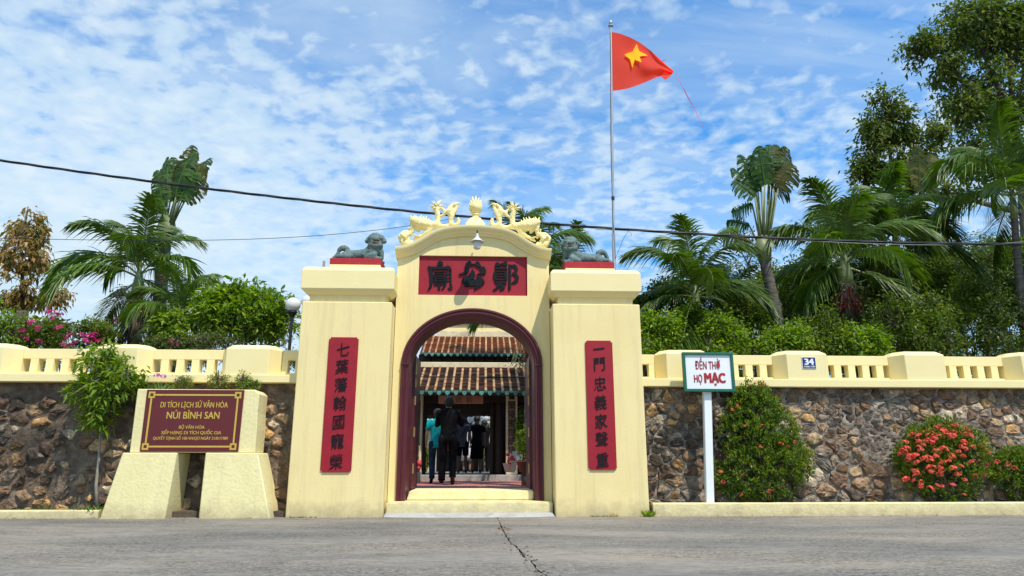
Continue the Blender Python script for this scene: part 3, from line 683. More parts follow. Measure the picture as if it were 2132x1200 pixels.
# ================================================================== carved figures on the gate
def meta_mesh(elems, res=.02):
    """one continuous organic surface from overlapping balls: (x, y, z, radius)"""
    md = bpy.data.metaballs.new('figure_form'); md.resolution = res; md.render_resolution = res; md.threshold = .6
    for x, y, z, r in elems:
        e = md.elements.new(); e.co = (x, y, z); e.radius = r/.62; e.stiffness = 2
    o = bpy.data.objects.new('figure_form', md); COL.objects.link(o); bpy.context.view_layer.update()
    me = bpy.data.meshes.new_from_object(o.evaluated_get(bpy.context.evaluated_depsgraph_get()))
    COL.objects.unlink(o); bpy.data.objects.remove(o); bpy.data.metaballs.remove(md); return me
def chain(pts, step=.6):
    out = []
    for a, b in zip(pts[:-1], pts[1:]):
        d = sqrt(sum((a[i]-b[i])**2 for i in range(3))); n = max(1, int(d/(step*min(a[3], b[3]))+.5))
        out += [tuple(a[i]+(b[i]-a[i])*k/n for i in range(4)) for k in range(n)]
    return out+[tuple(pts[-1])]
def carve(me, amp, sc, seed=0, ridges=None):
    n = len(me.vertices); a = np.empty(n*3, 'f'); me.vertices.foreach_get('co', a); a = a.reshape(-1, 3); nn = np.empty(n*3, 'f'); me.vertices.foreach_get('normal', nn); nn = nn.reshape(-1, 3)
    for i in range(n):
        v = Vector(a[i])*sc; d = amp*noise.fractal(v+Vector((seed, 0, 0)), .9, 2.2, 4)
        if ridges: d += ridges(a[i])
        a[i] += nn[i]*d
    me.vertices.foreach_set('co', a.ravel()); me.polygons.foreach_set('use_smooth', [True]*len(me.polygons)); me.update(); return me
PATINA = mat('green_glazed_pottery', (.045, .095, .095), (.15, .23, .215), rough=.6, scale=16, bump=.5, c3=(.12, .10, .075), s3=9, t3=(.5, .68), bdist=.012)
MOUTH = mat('lion_mouth_glaze', (.10, .035, .025), (.20, .09, .06), rough=.6, scale=40)
IVORY = mat('ivory_glaze', (.40, .38, .32), rough=.5)
def lion(name_x, zbase, flip, label):
    k = .0082/5
    def q(u, v, y, r): return ((u-700)*k*flip, y, (440-v)*k, r*k)
    E = []
    E += chain([q(575, 372, 0, 50), q(680, 370, 0, 54), q(770, 360, 0, 58), q(850, 335, 0, 72)])
    E += chain([q(860, 320, 0, 66), q(875, 270, -.01, 62), q(872, 225, -.02, 62)])
    E += [q(850, 190, -.03, 40), q(895, 190, -.03, 40), q(872, 178, -.02, 44)]
    E += [q(790, 205, .0, 20), q(958, 208, .0, 18)]                                  # ears
    E += chain([q(838, 262, -.085, 22), q(880, 266, -.10, 24), q(925, 262, -.085, 22)])   # chin and beard
    E += chain([q(840, 200, -.10, 15), q(868, 207, -.115, 14)])+chain([q(905, 207, -.11, 14), q(930, 200, -.095, 15)])   # brows
    E += [q(885, 216, -.125, 16), q(850, 232, -.105, 15), q(920, 232, -.10, 15)]
    for w in range(9):                                                               # curls of the mane
        a = pi*(.05+.9*w/8); E.append(q(873+78*cos(a), 218-62*sin(a), .015, 19))
    for sd_ in (-1, 1):
        E += chain([q(880, 380, sd_*.10, 34), q(800, 405, sd_*.115, 24), q(790, 415, sd_*.115, 22)])
        E += chain([q(800, 412, sd_*.115, 22), q(925, 418, sd_*.115, 22)])+[q(948, 422, sd_*.105, 20), q(948, 422, sd_*.135, 18)]
        E += chain([q(565, 385, sd_*.08, 44), q(600, 410, sd_*.12, 30), q(520, 400, sd_*.12, 24), q(480, 405, sd_*.10, 24), q(462, 425, sd_*.11, 22)])
    E += chain([q(930, 320, -.04, 30), q(945, 370, -.04, 22), q(950, 410, -.03, 16)])
    E += chain([q(465, 400, .0, 24), q(485, 345, 0, 17), q(500, 300, 0, 20), q(535, 283, 0, 28), q(580, 298, 0, 26), q(575, 330, 0, 20), q(560, 365, 0, 22)])
    hc = q(872, 225, -.02, 1)
    E = [((x-hc[0])*1.22+hc[0], (y-hc[1])*1.22+hc[1], (z-hc[2])*1.22+hc[2]-.0, r*1.2) if (x-hc[0])**2+(z-hc[2])**2 < .135**2 else (x, y, z, r) for x, y, z, r in E]
    me = meta_mesh(E, .016)
    def rib(p):
        u = p[0]*flip/k+700
        d = 0
        if 580 < u < 780: d += .0022*sin(u*.35)
        if u > 780 and p[2] > .14: d += .005*sin(p[0]*260)*cos(p[2]*240)
        return d
    carve(me, .007, 26, 3, rib); me.materials.append(PATINA)
    t = empty('lion_statue', (name_x, .5, zbase), label, 'statue', 'glazed lions on the gate pillars')
    link('lion_body', me, t, (name_x, .52, zbase+.10+.012))
    mb = MB(); mb.box(name_x-.43, name_x+.43, .29, .80, zbase+.001, zbase+.115); mb.build('plinth', LION_RED, t, bevel=.006)
    c = q(887, 250, -.150, 1); mb = MB(); mb.tube([(name_x+c[0]-.05, .52+c[1]-.002, zbase+.112+c[2]), (name_x+c[0], .52+c[1]-.016, zbase+.112+c[2]+.004), (name_x+c[0]+.05, .52+c[1], zbase+.112+c[2])], .015, 8)
    mb.build('mouth', MOUTH, t)
    for u in (846, 920):
        c = q(u, 212, -.148, 1); mb = MB(); mb.lathe([(.003, -.011), (.010, -.005), (.010, .005), (.003, .011)], (name_x+c[0], .52+c[1], zbase+.112+c[2]), 8); mb.build('eye', IVORY, t)
    return t
lion(-1.995, 4.036, 1, 'blue-green glazed lion facing right on the left gate pillar')
lion(1.985, 4.021, -1, 'blue-green glazed lion facing left on the right gate pillar')
mb = MB(); mb.tube([(-2.60, .62, 3.9), (-2.60, .62, 4.19)], .022, 8); thing1(mb, 'pipe_stub', mat('grey_pipe', (.28, .28, .27), rough=.6), 'short grey pipe stub standing beside the left lion', 'pipe')

YDRAG = mat('yellow_dragon_paint', (.82, .67, .28), (.86, .74, .36), rough=.55, scale=9, bump=.15, bscale=40)
def dragon(mirror, label):
    y0 = .52
    base = P(960, 470, y0)
    def q(u, v, r, y=0.):
        p = P(820+u/8.889, 395+v/8.889, y0); return (p.x, y0+y, p.z, r*1.26/8.889*scale_at(y0))
    E = []
    E += chain([q(150, 850, 45), q(210, 815, 50), q(270, 820, 38), q(330, 790, 28)])
    E += chain([q(130, 880, 45), q(150, 930, 40), q(190, 990, 52), q(260, 1000, 45), q(330, 980, 30)])
    E += [q(190, 890, 52), q(240, 930, 50), q(250, 860, 34, -.05), q(160, 860, 26, -.07), q(215, 900, 24, -.08)]
    E += chain([q(320, 800, 28), q(350, 730, 32), q(345, 660, 34)])+[q(290, 740, 22), q(275, 700, 14)]
    body = chain([q(350, 570, 48), q(400, 590, 68), q(470, 620, 84), q(560, 645, 82), q(640, 655, 62), q(720, 650, 46), q(790, 640, 45)])
    E += body
    E += chain([q(430, 690, 40), q(450, 750, 24), q(470, 775, 12)])+chain([q(600, 700, 44), q(620, 760, 36), q(600, 800, 30), q(500, 860, 24), q(420, 900, 22), q(380, 920, 18)])
    E += chain([q(700, 690, 40), q(640, 770, 40), q(560, 840, 28)])+chain([q(760, 660, 50), q(850, 670, 30), q(900, 680, 24), q(1000, 670, 26), q(1100, 655, 26), q(1170, 650, 26)])
    E += chain([q(800, 640, 44), q(815, 560, 38), q(812, 480, 36), q(800, 410, 36), q(800, 350, 40)])
    E += chain([q(820, 480, 22), q(880, 490, 17), q(925, 465, 18), q(960, 420, 30)])+chain([q(850, 340, 20), q(900, 350, 15), q(930, 390, 22)])
    E += [q(1000, 400, 44), q(1050, 390, 52), q(1040, 450, 48), q(1080, 480, 44)]
    E += chain([q(1040, 345, 34), q(1080, 300, 30), q(1140, 272, 24), q(1195, 252, 15)])+chain([q(1110, 430, 36), q(1140, 370, 27), q(1160, 320, 17), q(1175, 290, 11)])
    E += chain([q(1065, 500, 40), q(1055, 580, 34), q(1060, 650, 40)])
    E += chain([q(1185, 545, 26), q(1205, 590, 24), q(1195, 640, 24)])+[q(1170, 600, 18), q(980, 690, 34), q(340, 1010, 30)]
    E = [(x, y, z, r) for x, y, z, r in E]
    me = meta_mesh(E, .016)
    n = len(me.vertices); a = np.empty(n*3, 'f'); me.vertices.foreach_get('co', a); a = a.reshape(-1, 3)
    carve(me, .005, 20, 9, lambda p: .006*sin(p[0]*120+p[2]*60)*sin(p[2]*110))
    fin = MB()
    def spike(u, v, u2, v2, r, y=0.):
        p = q(u, v, r, y); e = q(u2, v2, r*.12, y*1.3); m = q((u+u2)/2+(v2-v)*.06, (v+v2)/2, r*.72, y)
        fin.tube([p[:3], m[:3], e[:3]], [p[3], m[3], e[3]], 6, flat=.6)
    for u, v, u2, v2 in ((335, 545, 310, 470), (370, 535, 395, 465), (430, 545, 415, 480), (490, 550, 510, 465), (545, 560, 560, 480), (590, 575, 610, 485), (640, 600, 650, 530)): spike(u, v, u2, v2, 22)
    tuft = MB(); fb = fin; fin = tuft
    for u2, v2 in ((640, 280), (655, 325), (680, 370), (700, 410), (705, 200), (745, 215), (830, 195), (870, 190), (905, 260), (955, 290), (925, 325)): spike(800+(u2-800)*.12, 340+(v2-340)*.12, u2, v2, 24, random.uniform(-.03, .03))
    tuft2 = MB(); fin = tuft2
    for u2, v2 in ((90, 900), (110, 960), (150, 1000), (480, 870), (430, 850), (380, 870), (330, 690), (395, 700), (370, 830)): spike(u2+(220-u2)*.35, v2+(900-v2)*.25, u2, v2, 18, -.03)
    fin = fb
    t = empty('dragon_ornament', (base.x, y0, base.z), label, 'ornament', 'dragon ornaments on the cornice')
    sx = -1 if mirror else 1
    if mirror: t.location.x = -base.x+.03
    def put(name, m_):
        c = np.empty(len(m_.vertices)*3, 'f'); m_.vertices.foreach_get('co', c); c = c.reshape(-1, 3)
        c -= np.array([base.x, y0, base.z], 'f'); c[:, 0] *= sx; m_.vertices.foreach_set('co', c.ravel())
        if mirror: m_.flip_normals()
        m_.update(); o = link(name, m_, t, t.location); return o
    me.materials.append(YDRAG); put('dragon_body', me)
    for nm, b in (('back_fin', fb), ('tail_flame', tuft), ('mane', tuft2)):
        m_ = b.mesh(nm, YDRAG, smooth='all'); put(nm, m_)
    return t
dragon(False, 'yellow plaster dragon with flaming tail left of the central finial')
dragon(True, 'yellow plaster dragon with flaming tail right of the central finial')
# flaming pearl
fz = 4.75; fx = .02
t = empty('flaming_pearl_finial', (fx, .5, fz), 'yellow flaming pearl finial on a stepped pedestal at the top centre', 'finial')
mb = MB(); mb.add([(fx-.185, .36, fz), (fx+.185, .36, fz), (fx+.185, .68, fz), (fx-.185, .68, fz), (fx-.165, .38, fz+.09), (fx+.165, .38, fz+.09), (fx+.165, .66, fz+.09), (fx-.165, .66, fz+.09), (fx-.085, .44, fz+.22), (fx+.085, .44, fz+.22), (fx+.085, .60, fz+.22), (fx-.085, .60, fz+.22)],
       [(i+4*k, (i+1) % 4+4*k, (i+1) % 4+4*(k+1), i+4*(k+1)) for k in range(2) for i in range(4)]+[(8, 9, 10, 11)])
mb.build('pedestal', YDRAG, t, bevel=.005)
mb = MB(); mb.lathe([(.055, 0), (.075, .012), (.058, .03), (.056, .06), (.072, .075), (.06, .10), (.09, .135)], (fx, .52, fz+.22), 20); mb.build('stem', YDRAG, t, smooth=True)
PC = Vector((fx, .50, fz+.43))
mb = MB(); mb.lathe([(.10*sin(pi*i/12)+.0005, -.10*cos(pi*i/12)) for i in range(13)], PC, 24); mb.build('pearl', YDRAG, t, smooth='all')
mb = MB(); random.seed(5)
for i in range(30):
    a = radians(-50+280*(i % 15)/14); ya = .03+.045*(i//15); up = .5+.5*sin(a)
    r0, r1 = .085, .125+.085*max(0, sin(a))**3+random.uniform(-.01, .012)
    d = Vector((cos(a), 0, sin(a))); tip = PC+d*r1+Vector((-.02*cos(a), ya, .03)); mid_ = PC+d*(r0+.4*(r1-r0))+Vector((0, ya, 0))
    mb.tube([PC+d*r0*.7+Vector((0, ya, 0)), mid_, tip], [.030, .026, .003], 6)
mb.build('flame', YDRAG, t, smooth='all')

# ------------------------------------------------------------------ lamp over the name board
LX, LY = .06, .02
METAL_W = mat('white_enamel_shade', (.52, .54, .55), (.60, .62, .63), rough=.35)
DARK = mat('black_iron', (.012, .012, .014), (.02, .02, .022), rough=.5)
FROST = mat('frosted_glass_shade', (.55, .55, .52), (.60, .60, .57), rough=.3)
t = empty('wall_lamp', (LX, LY, 4.36), 'white enamel lamp with frosted glass hanging in front of the cornice', 'lamp')
mb = MB(); mb.tube([(LX, .28, 4.56), (LX, .16, 4.585), (LX, LY, 4.575), (LX, LY, 4.52)], .014, 8); mb.build('bracket', DARK, t, smooth=True)
mb = MB(); mb.lathe([(.018, .21), (.026, .17), (.032, .14), (.075, .095), (.115, .068), (.118, .060), (.09, .062), (.03, .09)], (LX, LY, 4.32), 24); mb.build('shade', METAL_W, t, smooth=True)
mb = MB(); mb.lathe([(.055, .075), (.062, .05), (.064, .0), (.058, -.045), (.035, -.062), (.006, -.066)], (LX, LY, 4.315), 24); mb.build('glass', FROST, t, smooth=True)

# ------------------------------------------------------------------ flagpole and flag
STEEL = mat('galvanised_steel', (.34, .36, .38), (.46, .48, .50), rough=.4, scale=4, metal=.4, stretch=(1, 1, .3))
FY = .86; a = P(1278, 552, FY); b = P(1271.5, 56, FY)
t = empty('flagpole', (a.x, FY, 3.93), 'tall thin steel flagpole rising behind the right lion', 'flagpole')
mb = MB(); mid_ = a.lerp(b, .12); mb.tube([(a.x, FY, 3.9), mid_], .031, 12); mb.build('pole_base', STEEL, t, smooth=True)
mb = MB(); mb.tube([mid_, b], .023, 12); mb.build('pole', STEEL, t, smooth=True)
mb = MB(); c = a.lerp(b, .26); mb.tube([c-Vector((0, 0, .035)), c+Vector((0, 0, .035))], .030, 10); mb.build('clamp', DARK, t)
mb = MB(); mb.lathe([(.01, 0), (.05, .012), (.05, .03), (.018, .05), (.035, .07), (.040, .095), (.03, .12), (.004, .135)], b, 14); mb.build('finial', STEEL, t, smooth=True)
mb = MB(); hl = [a+Vector((.03, -.03, .1))]+[a.lerp(b, k)+Vector((-.028+.01*sin(k*9), -.03, 0)) for k in np.linspace(.2, .97, 12)]; mb.tube(hl, .004, 4); mb.build('halyard', DARK, t)
FLAG = leafmat('red_flag_cloth', (.80, .085, .060), (.84, .10, .07), trans=.5, rough=.8, rand=0)
FSTAR = leafmat('yellow_star_cloth', (.85, .62, .01), (.85, .62, .01), trans=.3, rough=.8, rand=0)
topc = [(1271, 66), (1290, 70), (1312, 78), (1334, 90), (1355, 106), (1374, 124), (1390, 138), (1402, 148)]
botc = [(1271, 190), (1290, 188), (1310, 184), (1330, 177), (1350, 169), (1368, 161), (1385, 157), (1399, 155)]
def lerpc(c, u):
    k = u*(len(c)-1); i = min(int(k), len(c)-2); f = k-i
    return (c[i][0]+(c[i+1][0]-c[i][0])*f, c[i][1]+(c[i+1][1]-c[i][1])*f)
def flag_pt(u, v, off=0.):
    tx, ty = lerpc(topc, u); bx, by = lerpc(botc, u)
    y = FY-.02+.25*u+.045*sin(u*6+v*2.)*min(1, u*2)+.018*sin(u*15-v*6)*min(1, u*2)+.05*sin(v*9)*u+off
    p = P(tx+(bx-tx)*v, ty+(by-ty)*v, y); return p
t = empty('flag', tuple(flag_pt(0, .5)), 'red flag with a yellow star blowing from the top of the pole', 'flag')
mb = MB(); nu, nv = 44, 26
mb.add([flag_pt(i/nu, j/nv) for i in range(nu+1) for j in range(nv+1)], [(i*(nv+1)+j, (i+1)*(nv+1)+j, (i+1)*(nv+1)+j+1, i*(nv+1)+j+1) for i in range(nu) for j in range(nv)])
mb.build('flag_cloth', FLAG, t, smooth='all')
# the folded-back fly corner
mb = MB(); qd = [P(1374, 158, FY+.14), P(1403, 149, FY+.25), P(1397, 158, FY+.18), P(1385, 167, FY+.10)]; mb.add(qd, [(0, 1, 2, 3)]); mb.build('fly_corner', FLAG, t)
# star: five points traced on the cloth
sp_ = [(1326, 92), (1331, 106), (1349, 114), (1334, 120), (1337, 124), (1336, 130), (1322, 126), (1319, 141), (1314, 123), (1300, 113), (1316, 108)]
sp_ = [(1326, 92), (1332, 107), (1350, 116), (1333, 118), (1338, 130), (1323, 125), (1318, 142), (1313, 124), (1300, 114), (1318, 108)]
def uv_of(px, py):
    best = min(((abs(lerpc(topc, u)[0]+(lerpc(botc, u)[0]-lerpc(topc, u)[0])*0-px), u) for u in np.linspace(0, 1, 201)))[1]
    ty = lerpc(topc, best)[1]; by = lerpc(botc, best)[1]; return best, (py-ty)/(by-ty)
for off in (-.045, .045):
    mb = MB(); uv = [uv_of(*p) for p in sp_]; c = (sum(u for u, v in uv)/10, sum(v for u, v in uv)/10)
    vv = [flag_pt(*c, off)]; ff = []
    for rr in (.2, .4, .6, .8, 1.):
        for i in range(10):
            for h in (0, .5):
                a_, b_ = uv[i], uv[(i+1) % 10]; e_ = (a_[0]*(1-h)+b_[0]*h, a_[1]*(1-h)+b_[1]*h)
                vv.append(flag_pt(c[0]+(e_[0]-c[0])*rr, c[1]+(e_[1]-c[1])*rr, off))
    ff += [(0, 1+i, 1+(i+1) % 20) for i in range(20)]
    for k in range(4): ff += [(1+k*20+(i+1) % 20, 1+k*20+i, 21+k*20+i, 21+k*20+(i+1) % 20) for i in range(20)]
    mb.add(vv, ff); mb.build('star', FSTAR, t, smooth='all')
def ribbon(pts, w):
    mb = MB(); v = []; ps = [P(x, y, FY+.25) for x, y in pts]
    for i, p in enumerate(ps): v += [p+Vector((-w, 0, w*.3)), p+Vector((w, .01*sin(i), -w*.3))]
    mb.add(v, [(2*i, 2*i+1, 2*i+3, 2*i+2) for i in range(len(ps)-1)]); return mb
ribbon([(1402, 149), (1408, 152), (1413, 165), (1420, 180), (1425, 189), (1433, 205), (1441, 218), (1449, 232), (1454, 247), (1459, 258), (1465, 265)], .007).build('loose_strip', FLAG, t)
ribbon([(1376, 130), (1381, 126), (1386, 124), (1392, 125)], .006).build('loose_strip', FLAG, t)

# ------------------------------------------------------------------ overhead cables
CAB = mat('black_cable_sheath', (.012, .012, .016), (.022, .022, .028), rough=.5)
def cable(pts, y, r, strands, label, m=CAB, ext=(9, 9)):
    ps = [P(px, py, y) for px, py in pts]; n = 260
    xs = [p.x for p in ps]; zs = [p.z for p in ps]
    cx_ = np.polyfit(xs, zs, min(3, len(ps)-1)); X = np.linspace(xs[0]-ext[0], xs[-1]+ext[1], n); Zc = np.polyval(cx_, np.clip(X, xs[0], xs[-1]))
    sl0 = np.polyval(np.polyder(cx_), xs[0]); sl1 = np.polyval(np.polyder(cx_), xs[-1])
    Zc += np.where(X < xs[0], (X-xs[0])*sl0, 0)+np.where(X > xs[-1], (X-xs[-1])*sl1, 0)
    if strands == 1:
        mb = MB(); mb.tube([(x, y, z) for x, z in zip(X, Zc)], r, 6, cap=False); return thing1(mb, 'cable', m, label, 'cable', smooth='all')
    t = empty('cable_bundle', ((X[0]+X[-1])/2, y, float(Zc.mean())), label, 'cable')
    for k in range(strands):
        mb = MB(); w = 2*pi*k/strands
        mb.tube([(x, y+r*1.1*sin(x*3.2+w), z+r*1.1*cos(x*3.2+w)) for x, z in zip(X, Zc)], r, 6, cap=False); mb.build('cable_strand', m, t, smooth='all')
    return t
cable([(0, 334), (320, 380), (620, 414), (900, 444), (1280, 479), (1560, 493), (1850, 503), (2132, 510)], 1.6, .013, 3, 'thick black twisted cable bundle crossing above the gate')
cable([(0, 497), (310, 501), (660, 491), (960, 452)], 2.2, .0055, 1, 'thin dark wire running low across the left sky', ext=(9, 0))
cable([(1240, 478), (1420, 486), (1600, 497), (2132, 504)], 1.9, .007, 1, 'thin pale wire just below the thick cable on the right', ext=(0, 9), m=mat('pale_wire', (.25, .25, .24), rough=.6))
mb = MB(); mb.tube([P(1279, 545, 1.3), P(1287, 525, 1.3), P(1298, 497, 1.35), (P(1308, 482, 1.5)), P(1314, 486, 1.5), P(1314, 492, 1.5)], .004, 5); thing1(mb, 'loose_wire', CAB, 'short loose wire end drooping beside the flagpole', 'wire')
# ================================================================== courtyard and temple behind the gate
def attr_var(me, vals, dom='FACE'):
    at = me.attributes.new('var', 'FLOAT', dom); at.data.foreach_set('value', np.asarray(vals, 'f'))
def varmat(name, stops, rough=.7, noise_scale=20, dirt=.35, bump=.3, metal=0.):
    m = bpy.data.materials.new(name); m.use_nodes = True; t = m.node_tree; b = t.nodes['Principled BSDF']; b.inputs['Roughness'].default_value = rough
    at = N(t, 'ShaderNodeAttribute', attribute_name='var'); c = ramp(t, at.outputs['Fac'], stops)
    g = N(t, 'ShaderNodeNewGeometry'); n = N(t, 'ShaderNodeTexNoise'); n.inputs['Scale'].default_value = noise_scale; n.inputs['Detail'].default_value = 6; t.links.new(g.outputs['Position'], n.inputs['Vector'])
    c = mixc(t, 1., c, ramp(t, n.outputs['Fac'], [(.35, gray(1-dirt)), (.65, gray(1.1))]), 'MULTIPLY'); t.links.new(c, b.inputs['Base Color'])
    bp = N(t, 'ShaderNodeBump'); bp.inputs['Strength'].default_value = bump; bp.inputs['Distance'].default_value = .01; t.links.new(n.outputs['Fac'], bp.inputs['Height']); t.links.new(bp.outputs[0], b.inputs['Normal'])
    return m
TILE_ROLL = varmat('ridge_roll_tiles', [(0, (.30, .09, .04)), (.4, (.42, .17, .07)), (.65, (.55, .33, .15)), (1, (.64, .48, .26))])
TILE_PAN = varmat('pan_tiles_old', [(0, (.075, .048, .042)), (.5, (.15, .085, .065)), (.85, (.27, .15, .10)), (1, (.36, .30, .25))])
TILE_PAN2 = varmat('pan_tiles_newer', [(0, (.26, .085, .04)), (.5, (.38, .14, .065)), (1, (.50, .24, .12))])
TILE_GREEN = mat('green_glazed_tiles', (.03, .13, .10), (.10, .27, .23), rough=.3, scale=14, rand=.35, coords='World')
CREAM = mat('cream_plaster', (.62, .54, .34), (.72, .64, .44), rough=.85, scale=3, bump=.3, c3=(.30, .26, .17), s3=2.5, t3=(.52, .75), coords='World')
TIMBER = mat('dark_timber', (.018, .010, .008), (.034, .018, .014), rough=.6, scale=8, coords='World')
TERR = mat('red_floor_tiles', (.38, .13, .105), (.50, .20, .165), rough=.7, scale=5, bump=.2, c3=(.20, .12, .10), s3=2, coords='World')
GREYST = mat('grey_step_stone', (.28, .27, .25), (.42, .41, .38), rough=.9, scale=6, bump=.4, c3=(.12, .11, .10), s3=3, coords='World')
FZ = .352
CT0 = P(966, 900, 5.3).x
mb = MB(); mb.box(-3.0, 3.0, 1.0, 25, -.2, FZ-.012); props(mb.build('ground', GREYST), kind='structure')
# tiled path, the near tiles as pieces
path = empty('path', (0, 3, FZ), kind='structure')
mb = MB(); mb.box(-.15, .15, -.15, .15, -.02, 0); tme = mb.mesh('tile', TERR, bevel=.004)
for i in range(-5, 6):
    for j in range(17):
        link('tile', tme, path, (i*.304+.02, 1.62+.152+j*.304, FZ+.004*0+random.uniform(-.001, .001)))
for s in (-1, 1):       # terraces that the retaining walls hold back
    mb = MB(); xa, xb = sorted((s*3.0, s*60)); mb.box(xa, xb, .93, 120, -.2, 1.92); props(mb.build('terrace', SOIL), kind='structure')
    xa, xb = sorted((s*2.70, s*2.99)); mb = MB(); mb.box(xa, xb, 1.1, 6.7, -.1, 1.5); thing1(mb, 'garden_wall', CREAM, 'cream plastered side wall of the courtyard on the '+('left' if s < 0 else 'right'), 'wall')
# low planters either side of the path
for s, a, b in ((-1, P(868, 1000, 3.1).x, 0), (1, 1.32, 0)):
    q = MB(); xa, xb = sorted((s*abs(1.30), s*2.65)); q.box(xa, xb, 2.1, 6.6, FZ, .60)
    thing1(q, 'planter', GREYST, 'low grey stone planter edging the %s of the courtyard path' % ('left' if s < 0 else 'right'), 'planter', bevel=.015)

temple = empty('temple_building', (CT0, 8, .36), 'temple with two tiers of terracotta tile roofs trimmed with green glazed eaves', 'temple')
mb = MB(); mb.box(-2.69, 2.69, 6.75, 16, FZ-.1, .49); mb.build('plinth', GREYST, temple, bevel=.012)
def tiled_roof(x0, x1, ey, ez, ty, tz, sp, pan, seed):
    r = random.Random(seed); L = sqrt((ty-ey)**2+(tz-ez)**2); ux, uz = (ty-ey)/L, (tz-ez)/L; nx_, nz_ = -uz, ux
    def pt(s, h): return (ey+ux*s+nx_*h, ez+uz*s+nz_*h)
    mb = MB(); a, b, c, d = pt(0, -.03), pt(L, -.03), pt(L, -.10), pt(0, -.10)
    mb.add([(x0, *a), (x1, *a), (x1, *b), (x0, *b), (x0, *d), (x1, *d), (x1, *c), (x0, *c)], [(0, 1, 2, 3), (7, 6, 5, 4), (0, 4, 5, 1), (3, 2, 6, 7), (0, 3, 7, 4), (1, 5, 6, 2)])
    mb.build('roof_deck', TIMBER, temple)
    n = int((x1-x0)/sp); ns = int(L/.075)
    rolls = []
    for var in range(4):
        mb = MB(); vals = []; R0 = sp*.165
        for k in range(ns):
            s0, s1 = L*k/ns, L*(k+1)/ns+.004; r0, r1 = R0*1.1, R0*.92; base = len(mb.v); v = []
            for s_, rr in ((s0, r0), (s1, r1)):
                for w in range(7):
                    a_ = pi*w/6; y, z = pt(s_, rr*sin(a_)+.012); v.append((rr*cos(a_), y-ey, z-ez))
            f = [(w, w+1, w+8, w+7) for w in range(6)]+[tuple(range(6, -1, -1))]
            mb.add(v, f); vals += [min(1, max(0, r.gauss(.62, .28)))]*7
        me = mb.mesh('tile_roll', TILE_ROLL); attr_var(me, vals); rolls.append(me)
    pans = []
    for var in range(4):
        mb = MB(); vals = []; h = sp/2-.01; npn = int(L/.06)
        for k in range(npn):
            s0, s1 = L*k/npn, L*(k+1)/npn; v = []
            for s_, hh in ((s0, .012), (s1, -.008)):
                for xx in (-h, -h*.4, h*.4, h):
                    y, z = pt(s_, hh+.02*(abs(xx)/h)**2+r.uniform(-.002, .002)); v.append((xx, y-ey, z-ez))
            y, z = pt(s0, -.01); v += [(-h, y-ey, z-ez), (h, y-ey, z-ez)]
            mb.add(v, [(0, 1, 5, 4), (1, 2, 6, 5), (2, 3, 7, 6), (8, 9, 3, 0)]); vals += [r.random()]*4
        me = mb.mesh('tile_pan', pan); attr_var(me, vals); pans.append(me)
    mb = MB(); rr = sp*.20; v = [(rr*cos(2*pi*k/12), 0, rr*sin(2*pi*k/12)) for k in range(12)]; v2 = [(rr*.7*cos(2*pi*k/12), -.006, rr*.7*sin(2*pi*k/12)) for k in range(12)]
    mb.add(v+v2+[(rr*cos(2*pi*k/12), .04, rr*sin(2*pi*k/12)) for k in range(12)], [(k, (k+1) % 12, 12+(k+1) % 12, 12+k) for k in range(12)]+[tuple(range(12, 24))]+[(k, 24+k, 24+(k+1) % 12, (k+1) % 12) for k in range(12)])
    disc = mb.mesh('eave_disc', TILE_GREEN)
    mb = MB(); w = sp*.27; poly = [(-w, .03), (w, .03), (w, -.03), (w*.75, -.055), (w*.35, -.065), (0, -.095), (-w*.35, -.065), (-w*.75, -.055), (-w, -.03)]; mb.prism(poly, -.012, .012); drip = mb.mesh('drip_tile', TILE_GREEN, bevel=.003)
    for i in range(n+1):
        x = x0+sp*(i+.5)
        if i < n:
            link('tile_roll', rolls[r.randrange(4)], temple, (x, ey, ez)); link('eave_disc', disc, temple, (x, ey-.012, ez+.015))
        if i: link('tile_pan', pans[r.randrange(4)], temple, (x-sp/2, ey, ez)); link('drip_tile', drip, temple, (x-sp/2, ey-.02, ez-.012), rot=(radians(-8), 0, radians(r.uniform(-3, 3))))
e0 = P(966, 816, 6.25); t0 = P(966, 766, 8.2)
tiled_roof(-2.6, 2.95, 6.25, e0.z, 8.2, t0.z, .2115, TILE_PAN, 1)
e1 = P(966, 737, 11.5); t1 = P(966, 701, 13.5)
tiled_roof(-1.92, 2.06, 11.5, e1.z, 13.5, t1.z, .209, TILE_PAN2, 2)
e2 = P(1060, 737, 11.7)
tiled_roof(2.10, 4.6, 11.7, e1.z+.02, 13.1, t1.z-.22, .209, TILE_PAN2, 3)
def zat(py, y): return P(966, py, y).z
# parapet behind the lower roof, dark timber wall below the upper eaves
mb = MB(); mb.box(-2.6, 2.95, 8.22, 8.42, t0.z-.3, zat(754.5, 8.22)); mb.build('parapet', CREAM, temple, bevel=.01)
mb = MB(); mb.box(-2.35, 2.65, 7.9, 9.1, 3.0, 3.12); mb.build('ceiling', TIMBER, temple)  # unseen slab added to darken the hall, cut short to let light in
mb = MB(); mb.box(-2.0, 4.5, 12.1, 12.3, 2.9, e1.z+.05); mb.build('timber_wall', TIMBER, temple)
for i in range(13):
    mb = MB(); x = -1.9+i*.36; mb.box(x, x+.30, 12.05, 12.098, zat(752, 12.1), zat(744, 12.1)); mb.build('wall_panel', mat('carved_panel', (.035, .02, .016), (.06, .035, .02), rough=.5, scale=12), temple, bevel=.01)
